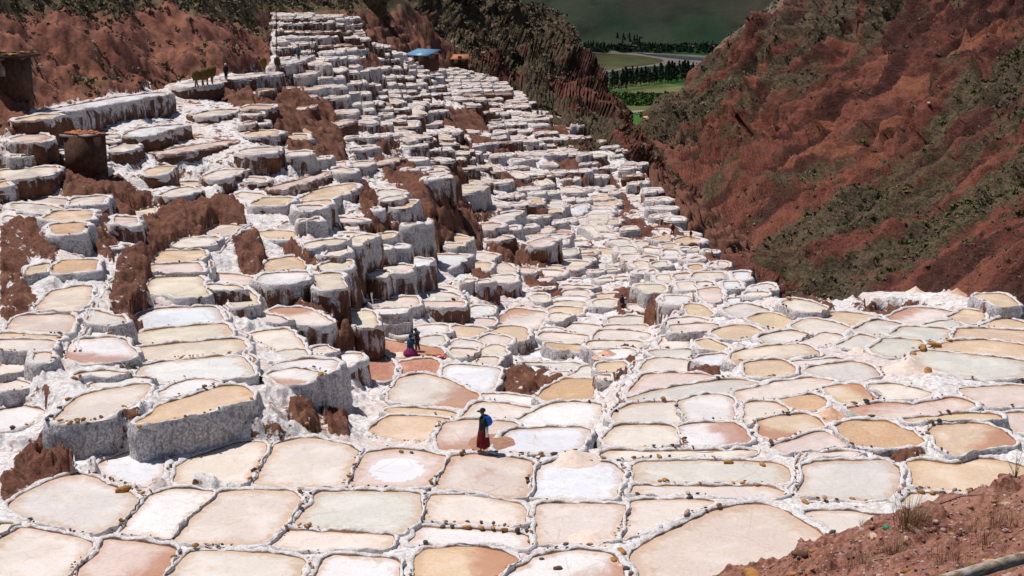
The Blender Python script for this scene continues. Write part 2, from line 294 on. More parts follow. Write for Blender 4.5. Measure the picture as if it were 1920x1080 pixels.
PONDS = """
c:0,1012 37,989 110,1000 180,1018 155,1052 128,1080 60,1110 0,1110
c:0,984 30,984 8,1000 0,1004
p:195,1012 250,1014 335,1032 320,1055 300,1085 260,1105 140,1105 150,1068 185,1040:S
c:355,1037 430,1034 520,1043 567,1054 560,1105 300,1105 320,1070
g:32,948 90,910 147,891 178,897 222,918 262,936 245,960 222,985 190,1001 140,997 95,983 55,963
b:182,883 225,857 263,839 307,846 305,872 296,893 262,912 225,905 200,893
c:338,875 395,850 445,833 500,831 495,855 478,880 463,909 400,905 335,905
c:515,832 580,827 640,838 675,845 660,875 645,915 560,914 475,911 490,880
w:283,930 335,921 400,921 395,935 355,965 335,995 318,1012 270,1007 226,1000 250,965
c:410,923 490,920 540,922 561,938 550,962 530,992 500,1022 440,1023 322,1016 338,988 370,958 398,938
c:540,995 620,997 742,1004 735,1018 720,1030 640,1030 560,1030 502,1026 518,1010
g:600,922 700,921 792,927 790,955 783,983 752,1001 650,995 548,987 565,965 590,940
w:585,1100 600,1062 627,1041 690,1047 745,1056 740,1105 610,1110
c:806,929 895,927 940,938 986,947 988,968 985,985 900,983 796,981 800,955:F
w:785,989 850,990 990,1005 988,1028 960,1028 880,1022 820,1022 768,1020
t:800,1030 850,1024 895,1024 945,1035 977,1050 945,1068 920,1105 775,1105 785,1055:S
p:690,848 760,849 838,856 828,880 812,900 798,915 720,914 652,912 668,880:R
p:848,855 920,858 1000,868 1000,885 988,935 950,937 905,930 815,919 830,885:Q
b:1010,872 1075,867 1140,873 1172,888 1160,915 1150,937 1080,939 993,937 1000,905
c:1004,950 1015,945 1090,944 1174,948 1168,980 1155,1014 1110,1018 1050,1015 1008,1026 1005,990
c:1182,942 1230,937 1290,936 1345,941 1280,968 1210,998 1168,1012 1165,1005 1178,970
c:1187,911 1280,912 1440,912 1463,930 1350,931 1280,928 1200,930 1180,930
g:1190,876 1210,867 1290,865 1385,868 1460,876 1477,892 1474,905 1380,907 1280,906 1186,906
b:965,811 1030,807 1092,807 1085,825 1070,842 1040,848 990,848 938,846 950,828:F
w:1000,774 1040,761 1075,757 1117,762 1110,785 1095,801 1040,802 970,806 982,788
c:875,768 905,758 950,763 997,770 988,780 970,790 915,790 873,786
p:842,794 880,792 960,796 952,815 925,838 905,845 834,840 838,812:S
t:704,808 735,784 785,785 833,789 830,815 824,828 780,825 725,820
c:741,738 757,712 790,704 835,716 888,742 875,762 800,757 740,750:S
t:735,768 790,771 862,778 858,784 790,779 735,775
w:902,742 950,743 1035,754 1030,757 960,757 900,752
o:1022,742 1035,722 1060,713 1110,712 1140,714 1110,735 1095,748 1065,753 1025,750
c:1165,775 1190,762 1268,753 1278,778 1287,794 1230,795 1172,794 1160,788
c:1165,803 1263,799 1272,818 1276,838 1200,840 1140,837 1145,825
w:1270,752 1300,747 1347,742 1368,755 1378,780 1374,791 1294,792 1282,780
w:1270,800 1290,798 1377,796 1385,812 1394,830 1350,837 1280,839 1275,825:S
c:1396,766 1404,758 1455,755 1480,775 1440,781 1415,790 1400,801 1395,790
o:1460,753 1490,744 1527,740 1553,754 1515,770 1484,770
t:1420,790 1460,780 1507,777 1537,800 1500,811 1452,828 1430,808:S
p:1457,840 1500,821 1547,809 1575,824 1592,838 1540,843 1470,855
o:1563,802 1610,792 1660,790 1705,811 1722,829 1670,837 1598,838
t:1748,798 1800,794 1847,796 1868,810 1893,830 1850,842 1800,855 1783,853 1765,828:S
t:1708,870 1800,871 1820,860 1865,862 1912,882 1895,900 1845,921 1780,922 1712,914 1710,890:F
g:1513,877 1527,866 1590,863 1655,866 1685,878 1685,905 1670,935 1600,933 1508,929 1510,900
c:1705,927 1750,927 1830,932 1790,942 1745,952 1693,946
c:1515,963 1600,966 1650,977 1660,1000 1600,1015 1550,990
p:1185,1050 1230,1010 1280,984 1330,960 1383,951 1440,954 1480,968 1515,987 1545,1012 1530,1050 1460,1105 1210,1105:A
w:1000,1048 1090,1037 1140,1042 1165,1062 1160,1105 930,1105 950,1075:S
c:1490,854 1550,848 1607,846 1617,855 1560,858 1500,860
c:1140,845 1280,847 1412,845 1400,854 1300,856 1200,858 1135,857
p:1600,770 1660,759 1720,765 1790,750 1820,760 1750,783 1690,786 1640,785:S
p:1810,731 1920,727 1945,735 1940,760 1855,763 1830,750
t:1690,787 1780,778 1865,780 1870,788 1750,791 1700,794
p:1885,780 1920,775 1955,800 1910,810
c:1383,736 1450,722 1520,712 1560,716 1535,731 1470,742 1400,752
t:1540,728 1575,722 1610,722 1648,750 1600,758 1572,753:S
c:1627,721 1680,724 1738,738 1700,748 1668,753
g:1180,752 1240,735 1300,725 1380,715 1420,720 1370,733 1310,740 1230,750
c:1464,570 1493,563 1554,577 1530,588 1490,583
g:1363,580 1397,571 1438,584 1410,592 1380,594
t:1410,598 1447,587 1494,601 1467,618 1435,610
t:1337,625 1365,616 1397,612 1421,623 1395,633 1362,639
c:1490,611 1520,598 1594,616 1567,628 1513,623
t:1540,597 1565,586 1654,596 1600,612
g:1600,618 1650,602 1688,611 1660,630 1620,627
c:1667,597 1717,578 1784,586 1723,609 1690,605:S
t:1780,598 1813,580 1847,587 1826,609
t:1826,556 1874,552 1907,576 1878,578
t:1840,612 1890,595 1922,612 1925,620 1870,617
g:1735,612 1787,602 1800,610 1770,615
g:1670,628 1690,613 1783,619 1775,637 1720,635
t:1785,636 1797,618 1860,620 1925,624 1925,640 1860,640
t:1743,656 1793,643 1850,639 1917,650 1930,662 1925,675 1880,674 1800,664
g:1716,664 1745,660 1830,669 1918,680 1922,703 1850,710 1780,699 1740,685
g:1640,656 1657,635 1723,641 1708,660 1668,670
g:1570,648 1613,630 1645,637 1620,652 1593,654
c:1503,640 1545,625 1580,633 1555,646 1525,649
c:1430,634 1480,622 1520,628 1488,643 1450,646
y:1373,663 1430,655 1497,647 1523,660 1533,668 1470,670 1395,675 1385,684:S
t:1403,681 1467,677 1488,690 1478,702 1413,706
c:1485,680 1557,673 1587,677 1525,687 1495,690
g:1507,696 1540,685 1600,680 1628,693 1640,708 1567,710
c:1240,632 1283,630 1299,637 1280,648 1265,655 1247,651
t:1303,641 1325,634 1357,650 1347,657 1325,652
p:1257,611 1337,609 1333,619 1303,625 1258,625
c:1262,601 1300,597 1323,603 1290,606 1262,606
t:1290,572 1310,573 1330,591 1302,592
c:1212,697 1222,678 1245,673 1290,679 1332,688 1300,698 1250,700
g:1225,660 1290,657 1310,663 1288,672 1240,669
b:1295,674 1320,666 1360,664 1350,680 1338,684
p:1205,720 1215,705 1290,703 1350,711 1290,722 1215,735 1190,738
g:1145,597 1200,595 1203,610 1142,610
c:1140,613 1204,612 1210,619 1138,617
c:1118,637 1130,621 1170,622 1213,627 1203,639
c:1112,642 1200,643 1190,653 1108,650
w:1105,656 1188,657 1160,672 1120,665
c:1180,572 1208,573 1206,583 1182,582
t:1123,553 1158,551 1152,561 1122,562
c:1122,564 1150,563 1143,574 1120,572
t:1128,684 1167,682 1150,700 1120,700
c:1118,703 1147,704 1140,713 1120,712
b:1367,561 1410,562 1395,570 1368,571
p:1305,545 1345,540 1350,560 1335,568 1318,558
w:778,613 840,611 836,624 800,626
g:788,634 826,631 831,641 822,650 788,647
r:708,647 720,637 767,645 823,653 825,664 805,670 755,674 725,664 718,653:S
R:688,659 713,656 722,669 740,684 730,698 723,713 699,712 694,685
R:750,680 808,675 813,685 811,701 762,704 757,690
t:850,613 907,617 890,627 875,634 856,633
p:872,603 900,598 925,602 918,610 880,608
w:885,580 900,575 920,577 915,590 895,590
c:950,592 967,581 1022,588 1010,605 1000,617 970,611 946,606:S
t:928,622 942,614 975,615 984,634 980,645 960,633
c:903,640 920,629 957,635 945,645 915,650
g:848,645 862,638 898,645 901,653 870,651
p:848,655 895,658 885,668 860,668
y:913,654 930,648 943,652 946,665 930,669 913,663
p:895,670 928,671 918,686 900,682
w:1022,617 1050,616 1052,623 1025,623
g:1058,614 1067,608 1138,614 1130,626 1057,620
c:1019,631 1026,625 1107,633 1099,643 1030,640
o:1024,643 1098,648 1088,662 1040,654
b:968,675 985,662 1028,655 1084,666 1073,678
g:960,681 1070,682 1088,688 1060,695 1010,686
c:960,690 982,684 1032,690 1024,699 990,695
c:1033,702 1072,698 1064,706
g:1070,707 1093,687 1122,684 1112,700 1100,710
b:840,693 850,686 928,692 922,710 910,735 870,732 843,718
c:1066,544 1102,545 1098,555 1055,554
w:1053,557 1097,558 1092,565 1042,563
c:1040,567 1090,567 1088,576 1038,576
t:1040,578 1086,578 1082,590 1036,585
c:1035,588 1070,591 1050,605 1035,600
c:997,554 1024,553 1026,568 1015,565
c:460,588 482,583 534,603 520,607
c:515,583 527,580 563,580 590,589 600,598 616,607 600,609 565,604 535,596:S
y:642,583 690,584 703,597 709,612 700,619 678,618 656,603
c:688,577 697,565 740,561 782,557 773,574 725,576
w:693,580 767,577 763,590 713,592
g:715,595 763,593 767,608 721,611
p:723,616 763,612 772,622 778,631 753,634 732,627
c:474,628 505,622 536,617 552,637 561,654 533,657 508,648
c:530,660 562,658 567,667 545,668
c:577,660 590,653 612,647 637,661 610,665 578,665
w:580,669 672,665 668,674 645,692 625,674
w:517,687 573,677 622,678 620,688 608,700 560,692
w:515,702 550,694 590,702 570,715 540,722:S
c:127,386 145,372 200,368 180,385
t:84,411 110,397 170,396 163,412 120,417
o:97,422 158,419 145,439 113,441
o:90,503 123,489 177,489 170,510 100,514
y:73,582 95,560 110,546 161,538 158,565 147,586
p:20,622 42,594 127,588 138,597 130,627 80,624
c:0,640 60,641 100,641 95,655 50,660 0,660
t:0,628 100,631 112,636 50,636 0,635
c:0,678 45,675 48,690 20,702 0,706
c:62,665 85,662 88,680 75,682
w:127,667 145,640 200,635 235,640 245,655 245,675 180,680 130,672:S
w:160,615 190,608 205,620 190,632 150,634
p:384,438 413,422 455,425 433,441
c:320,465 347,447 407,446 383,466
t:289,494 310,471 382,469 373,490
p:288,497 373,493 380,512 310,514 288,510
y:282,548 291,521 370,516 386,543 386,557 345,558
b:255,612 274,587 340,578 397,577 408,602 340,610 262,617:F
y:241,629 330,617 413,610 425,630 340,640 256,646:F
y:256,656 350,646 442,639 452,657 380,667 267,678:F
w:266,688 350,678 443,671 466,702 400,712 300,718 275,710
y:423,550 452,544 480,557 485,573 447,578 432,567
t:474,384 500,371 552,372 525,386 490,389
t:563,376 600,355 660,345 668,349 640,362 620,372
t:563,381 622,375 610,385 564,384
c:563,387 605,387 580,398 566,396
t:726,389 752,377 785,377 760,392
t:488,436 515,433 552,436 559,442 545,448 510,448
t:494,510 508,489 552,482 562,494 573,506:F
w:486,527 495,515 578,511 565,525 545,531 515,531
t:708,441 742,437 728,449 715,447
y:640,460 675,442 706,442 690,452 662,462
c:611,480 622,465 653,464 638,484
y:600,504 611,493 661,489 650,500 640,506
y:590,516 637,514 645,532 650,543 610,544 597,530
c:682,512 697,507 727,511 720,523 700,518
p:712,506 735,496 770,500 755,511 735,509
b:755,494 772,484 815,487 800,500 775,502
b:790,479 873,479 866,488 835,504 822,488
t:832,451 852,442 888,446 870,454
y:835,458 868,457 850,466 842,462
c:884,484 900,473 932,480 922,490 886,490
t:885,494 920,494 908,509 888,507
c:925,518 965,517 955,530 933,528
p:932,508 935,490 968,505 965,513 930,514
g:913,417 930,405 975,396 970,403 945,416
p:905,420 940,420 920,435 907,430
p:990,457 1010,450 1030,446 1040,448 1020,460 1000,462
r:1032,434 1069,434 1066,438 1032,437
w:1033,441 1066,441 1062,446 1035,446
w:1040,449 1062,450 1055,458 1045,456
r:1092,463 1122,464 1120,467 1090,466
w:1088,470 1120,470 1118,473 1088,473
r:1087,476 1118,476 1112,479
g:1082,482 1112,484 1105,490 1080,488
y:1060,490 1104,492 1088,500 1070,508 1058,500
y:1032,499 1056,501 1050,507 1028,506
c:1000,514 1012,507 1056,509 1044,516 1010,519
c:1005,523 1040,520 1025,530 1002,532
g:1020,378 1055,377 1062,388 1030,392
t:993,373 1012,373 1014,384 995,383
t:1026,394 1050,391 1050,399 1032,400
b:1062,396 1080,388 1100,383 1095,395 1078,405
c:1082,412 1098,407 1112,420 1095,421
c:1090,424 1110,422 1130,445 1118,446
t:1108,370 1137,364 1158,377 1150,385 1120,382
c:1110,388 1148,387 1146,391 1109,391
w:1108,394 1146,393 1142,399 1106,400
c:1104,403 1140,402 1136,411 1103,410
c:1103,413 1134,413 1133,421 1104,421
c:1107,424 1135,424 1142,434 1115,434
w:1117,437 1143,437 1157,442 1140,447 1125,446
b:1166,386 1195,377 1203,388 1190,392
g:1143,450 1175,450 1182,460 1158,461
g:1160,464 1184,462 1195,474 1170,475
c:1166,478 1200,477 1208,486 1185,490
y:1190,492 1206,489 1225,510 1208,512
g:1207,483 1228,483 1230,493 1215,494
g:1218,497 1245,490 1250,499 1230,502
y:1216,422 1236,424 1236,436 1222,434
c:1238,430 1254,433 1250,440 1240,440
t:1222,448 1250,442 1256,448 1240,453
w:1246,470 1268,470 1266,486 1250,484
t:1243,460 1262,457 1268,462 1246,464
t:1266,450 1290,445 1312,449 1300,456 1272,456
o:1295,499 1312,497 1315,504 1300,508
c:1348,490 1362,492 1362,502 1350,500
b:1378,511 1402,511 1396,526 1382,524
c:1302,513 1350,512 1358,520 1330,526 1303,523
c:1305,530 1330,529 1335,540 1312,540
b:1360,530 1382,529 1385,540 1366,540
b:1258,507 1284,506 1288,511 1262,511
c:1262,515 1292,514 1300,523 1270,525
c:1272,529 1298,527 1308,543 1280,544
y:1196,535 1240,534 1245,545 1215,552 1200,545
w:1412,538 1438,533 1452,541 1430,546
c:1402,549 1440,549 1425,556 1400,555
c:0,320 60,316 103,314 98,324 60,336 25,340 0,332
t:0,345 10,340 15,350 0,352
b:228,256 258,243 300,237 345,234 290,250 245,260
c:203,281 230,271 262,268 240,281 218,289
t:273,321 300,313 332,313 305,326 285,330
c:375,334 415,320 464,318 440,327 400,338
y:362,216 400,208 447,206 420,215 385,219
p:290,286 360,274 430,264 435,268 380,278 320,290:d
t:453,204 470,199 512,198 495,207 455,208
c:455,212 490,211 485,218 455,216
t:463,253 475,246 520,246 515,254 470,256
c:451,284 470,279 525,276 520,284 470,292
t:530,262 535,255 570,253 574,262
c:535,293 545,286 585,284 575,293
p:578,240 610,232 660,226 650,231 610,239:d
p:543,206 570,201 596,197 590,201 560,207:d
p:520,190 560,182 590,178 585,182 550,188:d
y:628,213 645,207 668,207 655,213
y:680,219 694,219 690,224
y:672,228 700,227 690,233
y:715,192 735,187 757,192 745,196
c:655,313 668,305 693,303 685,311
p:697,309 720,300 748,296 738,303 710,311:d
c:620,320 640,315 660,320 650,326
y:737,230 780,227 775,238 742,240
c:730,248 765,246 760,253 735,254
c:790,262 805,258 815,264 800,268
p:505,352 560,340 610,322 612,326 565,345 515,357:d
b:62,212 150,196 230,182 305,173 310,178 230,190 140,207 80,214
w:330,158 400,152 400,158 345,164
c:410,146 470,141 512,136 512,140 430,150
w:515,118 560,108 590,104 570,112 530,122
t:30,226 75,216 110,215 90,224 50,230
p:20,262 60,250 100,258 60,272:S
t:905,321 925,312 942,322 918,323
c:950,328 965,322 985,328 975,336
y:855,352 885,347 915,350 905,358 860,362
t:852,316 865,313 892,313 885,318
c:1045,354 1075,352 1095,360 1060,362
y:1007,340 1020,336 1032,345 1015,348
t:1095,374 1130,368 1150,372 1120,376
c:822,238 835,236 860,247 853,249
c:855,256 870,254 876,262 862,270
c:618,132 622,128 636,126 647,130 643,134 630,136
p:552,140 575,135 597,134 590,139 565,142
t:560,167 585,163 610,162 605,167 575,170
c:113,788 160,745 215,730 272,723 284,731 225,762 175,786:F
t:255,793 300,766 350,752 407,729 443,727 463,741 455,750 383,774 285,796
w:300,735 360,716 400,716 350,735 310,745
w:170,720 230,705 290,712 240,722 190,730
c:0,716 30,712 50,722 20,735 0,738
w:0,770 40,760 70,775 30,800 0,806
c:140,706 200,695 250,700 200,708
"""
STRIPS = """
w 3 3 m 945,227 1028,225
w 3 3 m 918,237 985,235
w 2 3 m 948,247 995,246
w 2 3 m 1008,251 1042,250
w 3 4 w 1017,264 1083,262
w 2 4 w 888,275 925,272
p 2 3 d 928,271 960,270
w 2 4 w 923,295 960,292
w 3 4 w 960,303 1017,300
w 4 4 w 1020,292 1107,290
p 2 3 d 1047,307 1088,306
w 2 3 m 1090,310 1120,308
c 2 4 m 952,318 980,314
w 2 4 d 1000,334 1035,331
w 3 4 m 1042,324 1103,323
c 2 4 w 1057,339 1083,337
w 3 4 m 1103,319 1153,316
w 3 4 w 1105,335 1157,333
w 2 3 w 1133,296 1163,293
p 2 3 w 1170,309 1213,308
w 2 4 w 1163,318 1202,316
c 2 4 d 1173,333 1202,331
w 2 4 w 1177,348 1212,345
c 2 3 m 1133,279 1157,277
c 2 3 m 1157,285 1175,284
c 2 3 d 1090,260 1108,259
c 2 3 d 1110,268 1133,267
w 2 3 w 1073,237 1092,235
w 2 3 m 1040,226 1065,225
w 2 3 w 1097,356 1120,354
y 2 4 w 1140,364 1177,362
w 4 3 m 823,189 937,187
c 2 5 m 943,203 990,200
c 2 3 m 982,196 1000,195
w 3 3 m 913,216 975,214
w 2 3 m 800,197 850,194
w 2 3 m 792,212 833,210
w 2 3 m 917,240 943,238
w 3 3 w 800,134 845,133
w 4 3 m 805,140 880,139
w 5 3 w 815,147 905,146
w 6 3 m 830,153 930,152
w 6 3 w 845,159 950,158
w 6 3 m 850,166 955,164
w 5 3 w 860,172 960,170
p 3 2 d 870,179 955,178
w 6 3 m 512,36 625,34
w 3 3 w 622,38 670,36
w 6 3 w 508,46 622,44
w 3 3 m 625,48 675,47
w 7 3 d 528,62 655,61
c 2 3 m 510,58 528,58
w 5 3 w 535,72 630,70
w 2 3 m 640,72 690,74
w 3 3 m 545,83 588,82
w 4 3 d 597,88 680,87
w 3 3 w 627,95 685,94
w 2 3 m 525,92 557,91
w 3 3 w 595,100 640,99
w 2 3 m 563,100 587,99
w 4 4 w 610,112 680,110
w 3 4 m 530,113 565,112
w 2 4 w 647,137 690,134
w 3 4 w 690,132 747,129
w 4 4 m 702,148 772,147
w 5 4 w 695,162 797,160
w 5 4 m 705,174 797,173
p 3 4 d 488,172 547,168
w 2 3 w 763,125 790,124
w 2 3 w 727,101 760,104
w 2 3 m 697,87 730,90
w 3 3 m 690,114 745,112
w 2 3 m 755,113 785,118
w 4 4 m 700,184 790,182
w 3 4 m 770,168 830,165
w 4 3 m 780,180 860,178
w 3 4 w 700,206 790,205
w 2 4 m 700,196 715,196
w 2 4 m 760,220 800,218
w 2 4 w 660,196 695,196
c 2 4 w 600,148 640,146
w 2 4 w 645,160 680,158
w 2 4 w 648,178 690,176
w 2 4 w 700,218 735,216
c 3 4 w 690,258 745,256
c 2 4 m 650,262 690,260
w 2 4 w 765,276 800,274
w 2 4 w 740,266 775,264
c 2 4 m 655,282 700,280
w 2 4 w 800,284 840,282
w 2 4 w 880,292 915,290
c 2 4 m 850,300 890,300
c 2 5 w 760,322 800,318
c 2 5 m 800,338 840,334
c 2 4 w 920,345 960,342
c 2 5 w 960,358 1010,356
c 2 5 m 935,372 975,368
w 2 5 w 1000,366 1045,364
w 2 5 w 1050,378 1100,376
c 2 5 m 985,412 1030,408
c 2 5 w 1040,420 1075,416
w 2 5 w 950,432 1000,428
w 2 4 w 1180,402 1215,400
c 2 5 w 1160,412 1200,410
w 2 5 m 1225,408 1255,406
c 2 5 w 1170,432 1212,430
c 2 4 w 1215,376 1232,376
w 2 4 w 1205,362 1225,361
w 2 4 w 1195,512 1230,512
c 2 5 w 1110,512 1160,510
c 2 5 w 1120,528 1180,526
c 2 5 m 1150,498 1190,496
c 3 5 w 1000,546 1050,544
c 2 5 m 870,532 920,530
w 2 5 w 1330,500 1345,499
c 2 4 w 1320,474 1345,476
w 2 4 w 1275,470 1310,470
c 2 4 w 1280,488 1315,486
w 2 5 m 455,236 500,234
w 2 5 m 600,186 650,184
w 2 5 w 20,300 60,296
c 2 6 w 200,470 245,466
w 2 6 w 20,530 60,526
w 2 5 w 590,300 620,298
c 2 6 w 760,424 800,420
c 2 6 w 560,420 600,416
c 2 5 w 700,396 720,394
w 2 6 w 700,470 760,466
"""
# ------------------------------------------------------------------ where the salt slope lies
SALT_H = [(0,1080,19.6),(960,1080,19.6),(1500,1080,19.6),(1920,1080,19.8),(100,950,19.6),(600,870,19.6),(900,850,19.7),(1200,870,19.8),(1900,850,20.3),
 (400,745,18.0),(200,760,17.9),(60,800,18.3),(370,680,18.8),(330,600,19.0),(330,530,18.8),(350,470,18.4),(60,340,16.8),(130,500,17.6),(60,620,18.4),(30,700,18.2)]
SALT_D = [(0,240,110),(190,195,130),(330,160,147),(424,150,158),(520,110,180),(560,112,184),(620,35,240),(520,40,225),(350,245,127),(400,310,112),(200,290,112),
 (520,380,104),(480,250,128),(620,365,106),(650,460,96),(560,500,88),(620,540,86),(560,600,79),(600,690,70),(500,640,72),
 (780,650,90),(690,610,86),(700,500,98),(760,500,101),(760,400,116),(860,350,137),(860,560,104),(900,620,96),(1000,640,93),(1010,700,81),(930,690,83),
 (1050,730,73),(1100,780,63),(840,740,68),(800,800,58.5),(720,690,84),(1100,600,104),(1220,560,102),(1230,620,86),(1200,700,71),(1160,800,57),
 (1300,650,74),(1300,590,84),(1400,560,92),(1500,600,79),(1500,700,66),(1700,560,86),(1890,560,84),(1880,650,72),(1850,750,60),(1400,800,56.5),
 (1000,550,116),(1100,520,127),(1200,500,131),(1300,500,127),(1400,530,107),(900,480,120),(980,430,140),(1100,430,157),(1150,420,164),(1280,440,155),
 (1000,380,164),(870,400,138),(900,340,166),(1050,340,195),(1180,360,195),(1200,300,232),(1100,260,252),(1000,220,275),(900,260,215),(900,200,262),
 (820,150,312),(940,165,320),(760,200,195),(700,250,158),(600,250,140),(620,180,165),(560,200,150),(700,120,222),(760,115,290),(640,60,228)]
FS = field(SALT_H, SALT_D, 3e-4)
# ------------------------------------------------------------------ read the traced pond outlines
PAL = {'c':(.73,.63,.55),'t':(.66,.46,.28),'o':(.57,.33,.14),'r':(.52,.18,.065),'R':(.44,.13,.04),'p':(.68,.53,.46),'g':(.64,.59,.53),'b':(.74,.75,.79),'w':(.78,.745,.73),'y':(.71,.60,.46)}
ponds = []
for ln in PONDS.strip().splitlines():
    a = ln.split(':'); pts = [tuple(map(float, q.split(','))) for q in a[1].split()]
    ponds.append(dict(c=a[0], px=np.array(pts), flag=a[2] if len(a) > 2 else '', wall=.0, strip=False))
for ln in STRIPS.strip().splitlines():
    c, n, t, w, p0, p1 = ln.split(); n = int(n); t = float(t); x0, y0 = map(float, p0.split(',')); x1, y1 = map(float, p1.split(','))
    cuts = np.linspace(0, 1, n+1); cuts[1:-1] += rng.uniform(-.12, .12, n-1)/n*1.5
    for k in range(n):
        a, b = cuts[k]+.006, cuts[k+1]-.006; dy = rng.uniform(-1.0, 1.0); tt = t*rng.uniform(.75, 1.3); sk = rng.uniform(0, 3)
        xa, xb, ya, yb = x0+(x1-x0)*a, x0+(x1-x0)*b, y0+(y1-y0)*a+dy, y0+(y1-y0)*b+dy
        cc = c if rng.random() < .6 else random.choice('wwcpyg')
        ponds.append(dict(c=cc, px=np.array([(xa+sk, ya-tt*.9), ((xa+xb)/2+sk, ya-tt*1.15), (xb, yb-tt), (xb-1, yb), ((xa+xb)/2, yb+rng.uniform(0, 1.2)), (xa, ya)]),
                          flag='d' if w == 'd' else '', wall={'w': -.12, 'm': .12, 'd': .3}[w], strip=True))
for p in ponds:
    x, y = p['px'][:, 0], p['px'][:, 1]; x1, y1 = np.roll(x, -1), np.roll(y, -1)
    cr = x*y1 - x1*y; A = cr.sum()/2
    p['area'] = abs(A); p['cen'] = (((x+x1)*cr).sum()/(6*A), ((y+y1)*cr).sum()/(6*A))
    if A < 0: p['px'] = p['px'][::-1]
NP_ = len(ponds)
cen = np.array([p['cen'] for p in ponds])
prior = FS(cen[:, 0], cen[:, 1]) + np.log(T(cen[:, 1]))          # log drop below the camera
# picture raster of pond ids, to find who is above whom
W2, H2 = 980, 560
idm = np.full((H2, W2), -1, int)
for i, p in enumerate(ponds):
    q = p['px']/2; x0, x1 = int(max(0, q[:, 0].min())), int(min(W2-1, q[:, 0].max()+1)); y0, y1 = int(max(0, q[:, 1].min())), int(min(H2-1, q[:, 1].max()+1))
    if x1 <= x0 or y1 <= y0: continue
    gx, gy = np.meshgrid(np.arange(x0, x1+1)+.0, np.arange(y0, y1+1)+.0); m = in_poly(gx, gy, q)
    idm[y0:y1+1, x0:x1+1][m] = i
DIRTS = [[(205,560),(225,470),(265,415),(330,375),(420,365),(455,385),(460,420),(420,415),(380,430),(340,445),(310,470),(285,500),(270,560),(285,590),(250,600),(205,590)],
 [(0,420),(60,415),(95,420),(110,455),(100,490),(60,480),(40,520),(70,560),(50,590),(0,600)],[(160,410),(200,395),(220,440),(212,490),(185,470)],
 [(0,900),(20,880),(50,830),(100,812),(140,850),(130,880),(80,912),(30,950),(0,925)],[(925,695),(980,690),(1040,700),(1060,715),(1015,735),(960,745),(925,725)],
 [(800,360),(880,390),(905,430),(900,465),(870,440),(810,400),(790,380)],[(555,600),(640,610),(642,590),(652,600),(668,638),(650,640),(600,625),(560,612)],
 [(905,450),(990,470),(1060,480),(1040,505),(1000,500),(940,480)],[(885,500),(950,538),(890,545)],[(700,290),(760,300),(850,370),(800,380),(740,340)],[(680,360),(720,420),(755,435),(690,370)],
 [(100,290),(150,320),(215,325),(300,375),(240,400),(140,370),(100,330)],[(480,172),(600,160),(640,230),(650,300),(560,300),(500,210)],[(400,165),(470,160),(480,200),(450,205),(420,185)],
 [(825,200),(900,205),(915,240),(840,245)],[(870,250),(930,262),(905,280),(872,275)],[(600,755),(650,770),(655,815),(620,805)],[(540,750),(590,760),(600,800),(560,790)],
 [(1105,300),(1120,300),(1200,400),(1190,410),(1150,350)],[(1150,420),(1170,440),(1240,500),(1225,500),(1180,455)],[(1165,395),(1200,400),(1215,430),(1200,450),(1165,430)],
 [(1320,520),(1345,540),(1330,560),(1300,540)],[(570,545),(660,540),(680,580),(600,582),(540,570)],[(470,435),(540,440),(610,500),(600,505),(510,440)],[(430,430),(480,430),(510,500),(460,520)],
 [(0,590),(20,560),(60,590),(30,620)],[(1480,555),(1560,570),(1570,585),(1500,575)],[(1590,570),(1700,575),(1790,585),(1660,590)],[(1190,430),(1310,470),(1400,530),(1330,470),(1250,420)],
 [(1310,665),(1350,690),(1350,705),(1290,700)],[(1620,835),(1680,840),(1760,848),(1700,858),(1650,855)],[(1165,655),(1195,650),(1180,690),(1150,715),(1160,670)],
 [(1020,845),(1035,845),(1060,848)],[(680,585),(720,500),(700,540)],[(760,420),(800,400),(900,440),(800,445)],[(700,465),(720,455),(740,470)],
 [(1000,240),(1060,235),(1075,245),(1010,250)],[(925,275),(960,272),(962,285),(925,288)],[(1035,300),(1090,300),(1090,320),(1050,322)],[(1060,330),(1100,328),(1100,342),(1058,345)],[(940,320),(960,330),(1010,350),(990,352),(940,335)],
 [(1130,320),(1145,325),(1190,395),(1175,398)],[(1000,385),(1060,392),(1085,375),(1062,400),(1010,402)],[(900,395),(925,400),(960,395),(960,405),(910,410)],[(840,300),(880,330),(860,350),(835,340)],[(610,250),(640,245),(640,265),(620,270)],
 [(820,270),(850,285),(880,310),(850,300)],[(655,330),(690,345),(730,400),(720,440),(690,400)],[(1330,435),(1390,500),(1370,500),(1320,450)],[(1150,545),(1230,548),(1230,590),(1160,588)],[(680,85),(720,110),(745,150),(700,120)],[(690,100),(660,115),(700,140),(720,125)],[(560,120),(590,120),(600,140),(560,135)],
 [(700,232),(728,238),(750,262),(715,262)],[(715,245),(740,262),(720,275),(700,265)],[(1165,540),(1240,560),(1240,580),(1180,570)],[(985,520),(1010,512),(1060,545),(1050,560),(1000,545)],[(790,100),(850,125),(830,130),(780,112)]]
def dirt_at(px, py):
    d = np.zeros(px.shape)
    for q in DIRTS:
        q = np.array(q); b = (px > q[:, 0].min()) & (px < q[:, 0].max()) & (py > q[:, 1].min()) & (py < q[:, 1].max())
        if b.any(): d[b] = np.maximum(d[b], in_poly(px[b], py[b], q))
    return d
